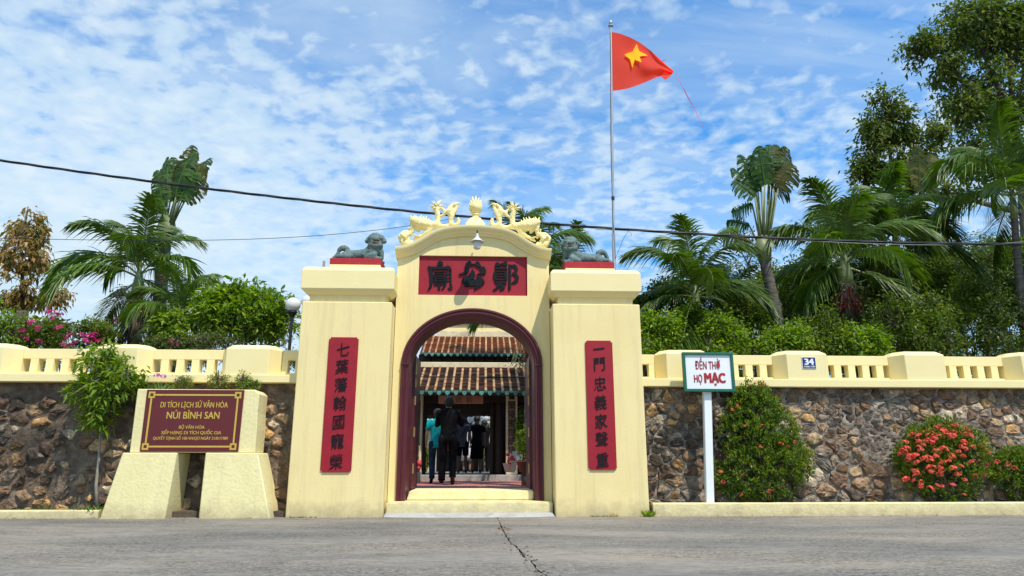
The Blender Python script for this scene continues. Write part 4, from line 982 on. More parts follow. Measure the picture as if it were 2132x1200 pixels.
# ridge with mouldings and little figures on top
for (pa, pb, y, m_) in ((703, 690, 13.42, CREAM), (690, 683, 13.50, YTRIM), (683, 674, 13.58, CREAM), (674, 671.5, 13.48, GREYST)):
    mb = MB(); mb.box(-1.5, 1.98, y, 13.95, zat(pa, y), zat(pb, y)-.003); mb.build('ridge_band', m_, temple, bevel=.012)
mb = MB(); mb.box(1.9, 3.4, 13.15, 13.6, t1.z-.28, zat(678, 13.3)); mb.build('ridge_band', CREAM, temple, bevel=.03)
FIG = mat('ridge_figures', (.20, .22, .24), (.62, .60, .52), rough=.6, scale=9, coords='World')
r_ = random.Random(4); zt_ = zat(671.5, 13.48)
for i in range(11):
    E = []; 
    for k in range(7): E.append((r_.uniform(-.11, .11), r_.uniform(-.03, .03), .03+r_.uniform(0, .2), r_.uniform(.035, .06)))
    me = meta_mesh(E, .03); me.materials.append(FIG); link('ridge_figure', me, temple, (-1.3+i*.31, 13.7, zt_))
E = [(r_.uniform(-.3, .3), 0, r_.uniform(0, .34)*(1), r_.uniform(.05, .08)) for k in range(26)]; me = meta_mesh(E, .03); me.materials.append(FIG); link('ridge_figure', me, temple, (2.35, 13.4, zat(676, 13.3)))
# front of the porch
LX_, RX_ = P(866, 900, 6.9).x, P(1065.5, 900, 6.9).x
BOARD = mat('weathered_couplet_board', (.20, .11, .085), (.30, .18, .13), rough=.8, scale=6, coords='World')
CHD = mat('faded_black_lettering', (.02, .018, .018), rough=.7)
for cx_, txt in ((LX_, '景觀堪垂恒發中'), (RX_, '業隆重世成集大')):
    cl = empty('column', (cx_, 6.9, .49)); cl.parent = temple; cl.location = Vector((cx_, 6.9, .49))-temple.location
    w = .147; mb = MB(); mb.box(cx_-w, cx_+w, 6.9, 7.15, .492, 2.52); mb.build('column_shaft', CREAM, cl, bevel=.01)
    mb = MB(); mb.box(cx_-w*.66, cx_+w*.66, 6.885, 6.899, .62, 2.34); mb.build('couplet', BOARD, cl)
    mb = MB(); mb.box(cx_-w*.5, cx_+w*.5, 6.875, 6.899, 2.37, 2.48); mb.build('bracket', TIMBER, cl)
    for k, c in enumerate(txt):
        me = text_mesh(c, .22, .004, bold=.003); me.materials.append(CHD); link('character', me, cl, (cx_, 6.884, 2.14-k*.225))
    # outer dark posts of the porch
dkL, dkR = P(882, 900, 7.5).x, P(1040, 900, 7.5).x
for x, w in ((dkL, .07), (dkR, .13), (P(1024, 900, 8.0).x, .06)):
    mb = MB(); mb.tube([(x, 7.5, .49), (x, 7.5, 3.0)], w, 14); mb.build('timber_post', TIMBER, temple, smooth=True)
mb = MB(); mb.box(-2.3, 2.6, 7.9, 8.02, zat(866, 7.9), 3.0); mb.build('lintel', TIMBER, temple)
mb = MB(); mb.box(-2.3, 2.6, 7.22, 7.34, zat(838, 7.22), 3.0); mb.build('lintel', TIMBER, temple)
for a, b in ((-2.35, P(888, 900, 7.9).x), (P(1026, 900, 7.9).x, 2.0)):
    mb = MB(); mb.box(a, b, 7.9, 8.02, .49, zat(866, 7.9)-.002); mb.build('door_panel', TIMBER, temple)
mb = MB(); mb.box(-2.5, -2.35, 6.9, 10.1, .49, 3.0); mb.build('side_wall', CREAM, temple)
# name board under the eaves
BB = mat('faded_red_board', (.42, .17, .11), (.52, .24, .16), rough=.7, scale=3, coords='World')
bx = [P(913, 830, 6.8), P(1006, 841, 6.8)]
nb = empty('eave_board', (bx[0].x, 6.8, bx[1].z)); nb.parent = temple; nb.location = Vector((bx[0].x, 6.8, bx[1].z))-temple.location
mb = MB(); mb.box(bx[0].x, bx[1].x, 6.8, 6.84, bx[1].z, bx[0].z+.12); mb.build('board', BB, nb, bevel=.004)
for k, c in enumerate('祠武毅'):
    me = text_mesh(c, .17, .004, bold=.003); me.materials.append(mat('faded_board_lettering', (.22, .12, .07), rough=.7)); link('character', me, nb, (bx[0].x+.25+k*.27, 6.798, bx[1].z+.03))
# inner hall facing the small court: cream columns, white carved frieze, dark doors
mb = MB(); mb.box(-2.0, 3.0, 13.0, 13.1, .49, 3.0); mb.build('hall_wall', TIMBER, temple)
for px in (893, 905, 1000, 1011, 1021):
    q = P(px, 950, 12.2); mb = MB(); mb.box(q.x-.055, q.x+.055, 12.2, 12.32, .49, 2.2); mb.build('column', CREAM, temple, bevel=.01)
WP = mat('white_plaster', (.66, .64, .58), (.74, .72, .68), rough=.8, scale=6, coords='World')
for px in (893, 1011):
    q = P(px, 950, 12.4); mb = MB(); mb.box(q.x-.2, q.x+.2, 12.45, 12.5, .7, 1.9); mb.build('hall_panel', WP, temple)
E = [(r_.uniform(-.5, .3), 0, r_.uniform(-.12, .12), r_.uniform(.05, .09)) for k in range(26)]; me = meta_mesh(E, .03); me.materials.append(WP); link('carved_frieze', me, temple, (P(1008, 876, 12.0).x, 12.0, P(1008, 878, 12.0).z))
E = [(r_.uniform(-.22, .22), 0, r_.uniform(-.10, .10), r_.uniform(.05, .08)) for k in range(12)]; me = meta_mesh(E, .03); me.materials.append(WP); link('carved_frieze', me, temple, (P(896, 876, 12.0).x, 12.0, P(896, 880, 12.0).z))

# ------------------------------------------------------------------ small things in the courtyard
BOW = mat('red_ribbon', (.50, .03, .04), (.62, .06, .06), rough=.6)
for px, py, lab in ((865, 962, 'red ribbon bow tied on the plant pot left of the path'), (1062, 957, 'red ribbon bow tied on the plant pot by the right column')):
    c = P(px, py, 3.6); E = [(c.x+random.uniform(-.09, .09), 3.6, c.z+random.uniform(-.12, .10), random.uniform(.025, .045)) for k in range(14)]
    me = meta_mesh([(x-c.x, 0, z-c.z, r) for x, y, z, r in E], .02); me.materials.append(BOW); o = link('ribbon_bow', me, None, c); props(o, lab, 'bow', 'red bows on the plant pots')
POT = mat('maroon_clay_pot', (.12, .035, .025), (.18, .06, .04), rough=.6); PALE = mat('pale_stone', (.45, .44, .40), (.55, .54, .50), rough=.8, scale=8, coords='World')
mb = MB(); mb.lathe([(.10, 0), (.14, .02), (.20, .20), (.215, .215), (.19, .22), (.17, .19)], (P(1096, 960, 3.0).x, 3.0, .60), 20); thing1(mb, 'plant_pot', POT, 'maroon clay pot on the right planter edge', 'pot', smooth=True)
mb = MB(); mb.lathe([(.09, 0), (.11, .02), (.15, .16), (.16, .18), (.14, .18)], (P(1062, 962, 3.9).x, 3.9, .60), 16); thing1(mb, 'plant_pot', PALE, 'small pale pot behind the red bow by the right column', 'pot', smooth=True)
mb = MB(); mb.lathe([(.10, 0), (.12, .02), (.17, .16), (.18, .19), (.15, .19)], (P(862, 962, 3.7).x, 3.7, .60), 16); thing1(mb, 'plant_pot', POT, 'clay pot with a red bow left of the path', 'pot', smooth=True)
q = P(1078, 975, 3.4); t = empty('stone_bench', (q.x, 3.4, .60), 'small pale stone bench on the right planter', 'bench')
mb = MB(); mb.box(q.x-.16, q.x+.14, 3.3, 3.6, .79, .83); mb.build('seat', PALE, t, bevel=.006)
for dx in (-.12, .08): mb = MB(); mb.box(q.x+dx, q.x+dx+.05, 3.32, 3.58, .601, .789); mb.build('leg', PALE, t)
mb = MB(); mb.box(q.x-.10, q.x+.13, 3.62, 3.66, .84, 1.02); mb.build('backrest', PALE, t, bevel=.006)
# ================================================================== people
def skin_mesh(nodes, edges, sub=1):
    """one continuous surface grown round a jointed skeleton; nodes: name -> (x, y, z, rx[, ry]); the first is the root"""
    names = list(nodes); ix = {n: i for i, n in enumerate(names)}
    me = bpy.data.meshes.new('figure_form'); me.from_pydata([nodes[n][:3] for n in names], [(ix[a], ix[b]) for a, b in edges], [])
    o = bpy.data.objects.new('figure_form', me); COL.objects.link(o)
    md = o.modifiers.new('skin', 'SKIN'); md.use_smooth_shade = True; md.branch_smoothing = .6
    if not me.skin_vertices: me.skin_vertices.new() if hasattr(me.skin_vertices, 'new') else None
    sv = me.skin_vertices[0].data
    for i, n in enumerate(names):
        v = nodes[n]; sv[i].radius = (v[3], v[4] if len(v) > 4 else v[3]); sv[i].use_root = (i == 0)
    s2 = o.modifiers.new('sub', 'SUBSURF'); s2.levels = sub; s2.render_levels = sub
    bpy.context.view_layer.update()
    r = bpy.data.meshes.new_from_object(o.evaluated_get(bpy.context.evaluated_depsgraph_get()))
    COL.objects.unlink(o); bpy.data.objects.remove(o); r.polygons.foreach_set('use_smooth', [True]*len(r.polygons)); r.update(); return r
SKIN = mat('skin', (.30, .17, .11), (.36, .21, .14), rough=.55)
HAIR = mat('black_hair', (.010, .008, .007), (.018, .014, .012), rough=.5, scale=40, bump=.4)
SHOE = mat('black_leather_shoe', (.012, .011, .011), rough=.45)
def person(x, y, z, h, label, pose, top, bottom, sleeve=.5, legs='trousers', rotz=0., female=False, bag=False, hairlong=False):
    """facing +y; pose: dict of joint offsets in metres for a 1.75 m figure"""
    k = h/1.75
    J = dict(pelvis=(0, 0, .95), waist=(0, .01, 1.08), chest=(0, 0, 1.30), neck=(0, .0, 1.49), head=(0, .02, 1.60), crown=(0, .015, 1.69),
             shL=(-.19, 0, 1.42), shR=(.19, 0, 1.42), elL=(-.25, -.02, 1.14), elR=(.25, -.02, 1.14), wrL=(-.25, .08, .90), wrR=(.25, .08, .90),
             hipL=(-.10, 0, .92), hipR=(.10, 0, .92), knL=(-.11, .02, .50), knR=(.11, .02, .50), anL=(-.11, -.02, .09), anR=(.11, -.02, .09), toL=(-.12, .16, .035), toR=(.12, .16, .035))
    J.update(pose); J = {a: Vector(b)*k for a, b in J.items()}
    def nd(n, r, r2=None): v = J[n]; return (v.x, v.y, v.z, r*k, (r2 or r)*k)
    fem = .9 if female else 1.
    nodes = {'pelvis': nd('pelvis', .125, .10), 'waist': nd('waist', .12*fem, .09), 'chest': nd('chest', .145*fem, .10), 'neck': nd('neck', .052), 'head': nd('head', .076, .09), 'crown': nd('crown', .062, .07)}
    edges = [('pelvis', 'waist'), ('waist', 'chest'), ('chest', 'neck'), ('neck', 'head'), ('head', 'crown')]
    for s in 'LR':
        nodes.update({'sh'+s: nd('sh'+s, .055*fem), 'el'+s: nd('el'+s, .038*fem), 'wr'+s: nd('wr'+s, .026*fem), 'hip'+s: nd('hip'+s, .085), 'kn'+s: nd('kn'+s, .056), 'an'+s: nd('an'+s, .038), 'to'+s: nd('to'+s, .034, .028)})
        edges += [('chest', 'sh'+s), ('sh'+s, 'el'+s), ('el'+s, 'wr'+s), ('pelvis', 'hip'+s), ('hip'+s, 'kn'+s), ('kn'+s, 'an'+s), ('an'+s, 'to'+s)]
        d = (J['wr'+s]-J['el'+s]).normalized(); w = J['wr'+s]; side = d.cross(Vector((0, 0, 1)));  side = side.normalized() if side.length > .1 else Vector((1, 0, 0)); up = side.cross(d)
        pm = w+d*.065*k; nodes['pm'+s] = (*pm, .030*k, .018*k); edges.append(('wr'+s, 'pm'+s))
        for i, (off, ln) in enumerate(((-.028, .065), (-.010, .078), (.010, .072), (.028, .055))):
            a_ = pm+d*.03*k+up*off*k; b_ = a_+d*ln*.55*k+side*.012*k; c_ = b_+d*ln*.35*k+side*.03*k
            nodes['f%d'%i+s] = (*a_, .010*k, .010*k); nodes['g%d'%i+s] = (*b_, .009*k, .009*k); nodes['h%d'%i+s] = (*c_, .007*k, .007*k)
            edges += [('pm'+s, 'f%d'%i+s), ('f%d'%i+s, 'g%d'%i+s), ('g%d'%i+s, 'h%d'%i+s)]
        a_ = w+d*.04*k-up*.034*k+side*.01*k; b_ = a_+d*.035*k-up*.02*k+side*.01*k; nodes['t0'+s] = (*a_, .012*k, .012*k); nodes['t1'+s] = (*b_, .009*k, .009*k); edges += [('pm'+s, 't0'+s), ('t0'+s, 't1'+s)]
    body = skin_mesh(nodes, edges, 1); body.materials.append(SKIN)
    o = props(link('person', body, None, (x, y, z)), label, 'person'); 
    def child(nm, me, m_): me.materials.append(m_); c = link(nm, me, o, (x, y, z)); return c
    # clothes: a torso built ring by ring with the sleeves running out of it, trousers the same way
    def loft(q, rings):
        v = []; n = 18
        for cx_, cy_, z_, rx, ry in rings: v += [(cx_+rx*cos(2*pi*i/n), cy_+ry*sin(2*pi*i/n)*(1.0 if sin(2*pi*i/n) > 0 else .9), z_) for i in range(n)]
        f = [(j*n+i, j*n+(i+1) % n, (j+1)*n+(i+1) % n, (j+1)*n+i) for j in range(len(rings)-1) for i in range(n)]
        q.add(v, f+[tuple(range(n-1, -1, -1)), tuple(range((len(rings)-1)*n, len(rings)*n))])
    q = MB(); loft(q, [(0, .0, z_*k, rx*k*(fem if z_ > 1 else 1.0), ry*k) for z_, rx, ry in ((.80 if legs != 'skirt' else .95, .178, .125), (.90, .172, .125), (1.05, .155, .115), (1.17, .163, .118), (1.30, .190, .125), (1.39, .200, .115), (1.435, .170, .098), (1.465, .105, .075), (1.50, .066, .062))])
    for s in 'LR':
        S_, E_, W_ = J['sh'+s], J['el'+s], J['wr'+s]; en = S_.lerp(E_, min(1, sleeve*1.6)); ins = Vector((S_.x*.72, 0, S_.z-.01*k))
        pth = [ins, S_, S_.lerp(en, .5), en]; rr = [.066*k*fem, .068*k*fem, .062*k*fem, .058*k*fem]
        if sleeve > .7: pth += [E_.lerp(W_, .45), E_.lerp(W_, .88)]; rr += [.048*k, .040*k]
        q.tube(pth, rr, 12)
    child('shirt', q.mesh('shirt', [], smooth='all'), top)
    q = MB()
    if legs in ('trousers', 'shorts'):
        loft(q, [(0, 0, z_*k, rx*k, ry*k) for z_, rx, ry in ((.82, .165, .115), (.90, .168, .118), (1.0, .150, .108))])
        for s in 'LR':
            H_, K_, A_ = J['hip'+s], J['kn'+s], J['an'+s]
            if legs == 'trousers': pth = [H_+Vector((0, 0, .04*k)), H_-Vector((0, 0, .06*k)), H_.lerp(K_, .5), K_, K_.lerp(A_, .5), K_.lerp(A_, .9), A_-Vector((0, 0, .02*k))]; rr = [.090, .100, .092, .078, .072, .066, .070]
            else: pth = [H_+Vector((0, 0, .04*k)), H_-Vector((0, 0, .06*k)), H_.lerp(K_, .5), H_.lerp(K_, .92)]; rr = [.092, .102, .10, .096]
            q.tube(pth, [a*k for a in rr], 14)
        child(legs, q.mesh(legs, [], smooth='all'), bottom)
    else:
        q.lathe([(a*k, b*k) for a, b in [(.13, 1.05), (.165, .92), (.19, .62), (.21, .42)]], (0, 0, 0), 20, sy=.75); child('skirt', q.mesh('skirt', [], smooth='all'), bottom)
    for s in 'LR':
        a_, t_ = J['an'+s], J['to'+s]; d = (t_-a_); heel = a_-d.normalized()*.055*k+Vector((0, 0, -.045*k))
        sn = {'m': (*(a_.lerp(t_, .5)+Vector((0, 0, -.01*k))), .045*k, .036*k), 'a': (*(a_+Vector((0, 0, -.02*k))), .046*k, .045*k), 'h': (*heel, .038*k, .034*k), 't': (*t_, .044*k, .030*k), 'tt': (*(t_+d.normalized()*.06*k), .034*k, .022*k)}
        child('shoe', skin_mesh(sn, [('m', 'a'), ('a', 'h'), ('m', 't'), ('t', 'tt')], 2), SHOE)
    hd = J['head']; E = [(hd.x, hd.y-.018*k, hd.z+.05*k, .092*k), (hd.x, hd.y-.035*k, hd.z, .080*k), (hd.x-.03*k, hd.y-.01*k, hd.z+.03*k, .072*k), (hd.x+.03*k, hd.y-.01*k, hd.z+.03*k, .072*k), (hd.x, hd.y-.035*k, hd.z-.045*k, .055*k)]
    if hairlong: E += [(hd.x, hd.y-.05*k, hd.z-.10*k, .065*k), (hd.x, hd.y-.06*k, hd.z-.17*k, .055*k)]
    child('hair', meta_mesh(E, .016), HAIR)
    for s_ in (-1, 1):                   # ears, nose
        pass
    fm = meta_mesh([(hd.x-.082*k, hd.y, hd.z+.0, .016*k), (hd.x-.084*k, hd.y, hd.z+.02*k, .014*k)], .012); child('ear', fm, SKIN)
    fm = meta_mesh([(hd.x+.082*k, hd.y, hd.z+.0, .016*k), (hd.x+.084*k, hd.y, hd.z+.02*k, .014*k)], .012); child('ear', fm, SKIN)
    fm = meta_mesh([(hd.x, hd.y+.095*k, hd.z+.01*k, .010*k), (hd.x, hd.y+.108*k, hd.z-.01*k, .013*k)], .010); child('nose', fm, SKIN)
    if bag:
        mb = MB(); mb.tube([(.17*k, -.03*k, 1.50*k), (.05*k, -.14*k, 1.25*k), (-.12*k, -.13*k, 1.02*k)], .012*k, 6); child('bag_strap', mb.mesh('bag_strap', []), HAIR)
    o.rotation_euler.z = rotz
    return o
BLK = mat('black_shirt_cloth', (.004, .004, .005), (.009, .009, .011), rough=.8, spec=.08, scale=6, bump=.5); BLT = mat('black_trouser_cloth', (.005, .005, .007), (.010, .010, .013), rough=.8, spec=.08, scale=5, bump=.5)
TEAL = mat('teal_shirt_cloth', (.010, .30, .33), (.014, .38, .42), rough=.8, spec=.08, scale=6, bump=.4); JEAN = mat('blue_jeans', (.008, .014, .035), (.025, .045, .10), rough=.85, spec=.08, scale=9, bump=.3)
LILAC = mat('grey_lilac_shirt_cloth', (.14, .14, .21), (.18, .18, .25), rough=.8, spec=.08); WHC = mat('white_cloth', (.62, .62, .68), (.72, .72, .76), rough=.8); DKG = mat('charcoal_cloth', (.012, .011, .012), (.020, .018, .02), rough=.85, spec=.08)
walk = dict(knR=(.10, .10, .52), anR=(.11, -.16, .17), toR=(.11, -.06, .03), knL=(-.10, .06, .50), anL=(-.11, .02, .09), toL=(-.12, .18, .04))
raised = dict(elL=(-.235, .14, 1.17), wrL=(-.08, .33, 1.34), elR=(.26, .13, 1.18), wrR=(.09, .33, 1.36))
def ppos(px, y): return P(px, 960, y).x
ps = person(ppos(932, 3.9), 3.9, FZ+.004, 1.83, 'man in black shirt and trousers walking up the path, arms raised in front of him', {**walk, **raised}, BLK, BLT, sleeve=.9)
person(ppos(909, 4.75), 4.75, FZ+.004, 1.64, 'person in a bright teal shirt and jeans walking beside the man in black', {**{'knL': (-.10, .10, .52), 'anL': (-.11, -.12, .14), 'toL': (-.12, .0, .03)}}, TEAL, JEAN, sleeve=.45, rotz=.15)
person(ppos(962, 9.6), 9.6, .49, 1.62, 'person in a grey lilac shirt and dark knee-length shorts with a shoulder strap', {}, LILAC, DKG, sleeve=.4, legs='shorts', female=True, bag=True)
person(ppos(972, 10.9), 10.9, .49, 1.48, 'person in a white skirt half hidden behind the one in grey lilac', {'wrR': (.28, .14, .95)}, WHC, WHC, sleeve=.4, legs='skirt', female=True)
person(ppos(992, 9.8), 9.8, .49, 1.68, 'woman in a dark skirt and charcoal top standing in the inner doorway', {}, DKG, BLT, sleeve=.45, legs='skirt', female=True, hairlong=True)
person(ppos(1008, 10.6), 10.6, .49, 1.60, 'figure in black trousers and top rightmost in the inner doorway', {'elR': (.30, .05, 1.16)}, BLK, BLT, sleeve=.9, hairlong=True)
mb = MB(); c = ps.location+Vector((.01, .44, 1.50)); mb.box(c.x-.04, c.x+.04, c.y-.005, c.y+.005, c.z-.07, c.z+.09); thing1(mb, 'phone', DARK, 'dark phone held up by the man in black', 'phone', bevel=.004)
# ================================================================== plants
def unit(a): return a/np.maximum(np.linalg.norm(a, axis=-1, keepdims=True), 1e-9)
def leaf_mesh(name, p, d, L, Wd, m, fold=.25, droop=.15, seed=0, up=None):
    """leaf blades: p base, d direction, four faces each, folded along the midrib"""
    r = np.random.default_rng(seed); n = len(p); d = unit(d)
    u = np.tile([0., 0, 1.], (n, 1))+r.normal(0, .45, (n, 3)) if up is None else up
    sd_ = unit(np.cross(d, u)); nm = np.cross(sd_, d)
    L = np.broadcast_to(L, n)[:, None]; Wd = np.broadcast_to(Wd, n)[:, None]
    mid = p+d*L*.45; g = np.array([0, 0, -1.])*L*droop
    v = np.stack([p, mid+sd_*Wd/2+nm*Wd*fold+g*.25, p+d*L+g, mid-sd_*Wd/2+nm*Wd*fold+g*.25, mid+g*.2], 1).reshape(-1, 3)
    b = np.arange(n)[:, None]*5
    f = np.concatenate([b+[0, 4, 1], b+[1, 4, 2], b+[2, 4, 3], b+[3, 4, 0]], 1).reshape(-1, 3)
    me = bpy.data.meshes.new(name); me.vertices.add(len(v)); me.vertices.foreach_set('co', v.astype('f').ravel())
    me.loops.add(f.size); me.loops.foreach_set('vertex_index', f.astype('i').ravel()); me.polygons.add(len(f)); me.polygons.foreach_set('loop_start', np.arange(0, f.size, 3, dtype='i')); me.polygons.foreach_set('loop_total', np.full(len(f), 3, 'i'))
    me.update(); me.materials.append(m)
    attr_var(me, np.repeat(np.clip(r.normal(.5, .24, n), 0, 1), 4)); return me
def lobes_pts(lobes, n, r, shell=.55, gap=.35, nf=1.2, zlow=-1.):
    """points through ellipsoid lobes, denser outside, with noisy holes"""
    out, dr = [], []; vol = np.array([l[3]*l[4]*l[5] for l in lobes])**.67; vol /= vol.sum()
    while len(out) < n:
        l = lobes[r.choice(len(lobes), p=vol)]; q = r.normal(0, 1, 3); q /= np.linalg.norm(q)
        rad = (shell+(1-shell)*r.random()) if r.random() < .8 else r.random()**.5
        if q[2] < zlow: continue
        a = np.array(l[:3])+q*rad*np.array(l[3:6])
        if noise.noise(Vector(a*nf))+.25*noise.noise(Vector(a*nf*2.7)) < gap-.5: continue
        out.append(a); dr.append(q)
    return np.array(out), np.array(dr)
BARK = mat('grey_brown_bark', (.085, .065, .05), (.17, .14, .11), rough=.95, scale=14, bump=.8, coords='World', stretch=(1, 1, .3))
BARK_P = mat('palm_trunk_bark', (.05, .042, .035), (.17, .15, .125), rough=.9, scale=9, bump=.9, bscale=20, coords='World', stretch=(.3, .3, 2.2))
GL_DARK = leafmat('leaf_dark_green', (.030, .055, .010), (.065, .108, .018), (.16, .20, .04), trans=.3, rough=.5)
GL_MID = leafmat('leaf_mid_green', (.055, .095, .014), (.115, .175, .025), (.26, .30, .055), trans=.35, rough=.5)
GL_BRIGHT = leafmat('leaf_bright_green', (.080, .150, .015), (.155, .250, .025), (.33, .39, .06), trans=.4, rough=.5)
GL_OLIVE = leafmat('leaf_olive_green', (.040, .070, .014), (.090, .135, .025), (.23, .25, .055), trans=.32, rough=.5)
GL_BROWN = leafmat('leaf_rust_and_green', (.07, .12, .02), (.30, .19, .06), (.58, .39, .17), trans=.4, rough=.5)
GL_YEL = leafmat('leaf_yellow_green', (.06, .12, .015), (.18, .22, .03), (.34, .28, .06), trans=.4, rough=.5)
def tree(name, label, cat, base, trunk, r0, lobes, nc, k, L, Wd, cr, m, seed, droop=.3, gap=.35, nf=1.2, group=None, twigs=1., upbias=.2, bark=None, shell=.55, zlow=-1., limbs=True):
    """trunk: points; lobes: (x, y, z, rx, ry, rz); nc clusters of k leaves of length L"""
    r = np.random.default_rng(seed); t = empty(name, tuple(base), label, cat, group)
    c, q = lobes_pts(lobes, nc, r, shell, gap, nf, zlow)
    if trunk:
        mb = MB(); n = len(trunk); mb.tube(trunk, [r0*(1-.6*i/(n-1)) for i in range(n)], 9); mb.build('trunk', bark or BARK, t, smooth='all')
    if limbs:
        mb = MB(); T = [Vector(p) for p in (trunk or [Vector(base), Vector(lobes[0][:3])])]; rr = max(r0, .02)
        mains = []
        for l in lobes:
            ctr = Vector(l[:3]); s0 = min(T[len(T)//3:] or T, key=lambda p: (p-ctr).length); mdl = s0.lerp(ctr, .5)+Vector(r.normal(0, .06*max(l[3:6]), 3)); mains.append((s0, mdl, ctr)); mb.tube([s0, mdl, ctr], [rr*.45, rr*.32, rr*.16], 6)
        sk = [a.lerp(b, f_) for s0, mdl, ctr in mains for a, b in ((s0, mdl), (mdl, ctr)) for f_ in (.2, .5, .8, 1.)]+T[len(T)//2:]
        SK = np.array(sk)
        for i in range(int(nc*twigs)):
            a = c[i]; j = np.argmin(((SK-a)**2).sum(1)); s0 = SK[j]; md = (s0+a)/2+r.normal(0, .04, 3)+[0, 0, .03]
            mb.tube([s0, md, a], [rr*.11+.004, rr*.06+.003, .003], 4, cap=False)
        mb.build('limbs', bark or BARK, t, smooth='all')['kind'] = 'stuff'
    p = np.repeat(c, k, 0)+r.normal(0, cr, (nc*k, 3)); d = np.repeat(q, k, 0)*.5+r.normal(0, .7, (nc*k, 3))+[0, 0, upbias]
    s = r.uniform(.65, 1.2, nc*k)
    me = leaf_mesh('foliage', p-np.array(base), d, L*s, Wd*s, m, droop=droop, seed=seed+1)
    props(link('foliage', me, t, tuple(base)), kind='stuff'); return t

# ---- palms
FROND_G = leafmat('palm_leaflet_green', (.034, .070, .011), (.080, .140, .020), (.18, .25, .04), trans=.3, rough=.42, rand=.25)
RACHIS = mat('palm_rachis', (.10, .15, .03), (.16, .20, .05), rough=.4)
SHAFT = mat('palm_crownshaft', (.10, .15, .045), (.20, .22, .08), rough=.45, scale=3, stretch=(1, 1, .4), coords='World')
def frond_mesh(elev, bend, Lr, ll, n, seed, wind=.0, wid=.034):
    r = random.Random(seed); mb = MB(); N_ = 22; pts = []; p = Vector((0, 0, 0)); a = radians(elev); tang = []
    for i in range(N_+1):
        pts.append(p.copy()); tg = Vector((cos(a), 0, sin(a))); tang.append(tg); p = p+tg*(Lr/N_); a -= radians(bend)/N_*(.5+1.0*i/N_)
    mb.tube(pts, [.022*(1-.85*i/N_)+.002 for i in range(N_+1)], 5); nr = len(mb.f); mb.m = [1]*nr
    for sd_ in (-1, 1):
        for k in range(n):
            t = .16+.84*k/(n-1); f_ = t*N_; i = min(int(f_), N_-1); b = pts[i].lerp(pts[i+1], f_-i); tg = tang[i]
            up = Vector((-tg.z, 0, tg.x)); ln = ll*(sin(pi*(.12+.80*t))**.7)*r.uniform(.85, 1.1)
            fw = .45+.75*t; d = (Vector((0, sd_, 0))*cos(fw*.9)+tg*sin(fw*.9)+up*r.uniform(-.05, .38)+Vector((wind, 0, 0))).normalized()
            dr = r.uniform(.30, .95); wdir = d.cross(Vector((0, 0, 1))).normalized(); w = wid*r.uniform(.8, 1.1); v = []
            for s_, ww in ((0, .35), (.3, 1.), (.68, .8), (1., .05)):
                c = b+d*ln*s_+Vector((0, 0, -1))*dr*ln*s_*s_; wv = (wdir*.5+up*.55*(1 if sd_ > 0 else -1)).normalized()*w*ww/2
                v += [c-wv, c+wv]
            mb.add(v, [(0, 1, 3, 2), (2, 3, 5, 4), (4, 5, 7, 6)])
    me = mb.mesh('frond', [FROND_G, RACHIS]); nb = len(me.polygons); attr_var(me, [r.random() if j % 3 == 0 else .5 for j in range(nb)]); return me
_vals = None
FR = {}
for i, (el, bd_) in enumerate(((84, 85), (72, 115), (56, 125), (38, 120), (14, 90), (-20, 45))):
    for v in range(2): FR[(i, v)] = frond_mesh(el+v*5, bd_+v*14, 1.9, .66, 66, i*7+v, wind=.18, wid=.038)
SKIRT = leafmat('dead_palm_leaf', (.03, .03, .018), (.07, .055, .03), (.14, .10, .055), trans=.1, rough=.8)
FRUIT_G = mat('green_palm_fruit', (.16, .19, .09), (.26, .28, .15), rough=.5); FRUIT_R = mat('red_palm_fruit', (.16, .012, .018), (.24, .03, .025), rough=.4)
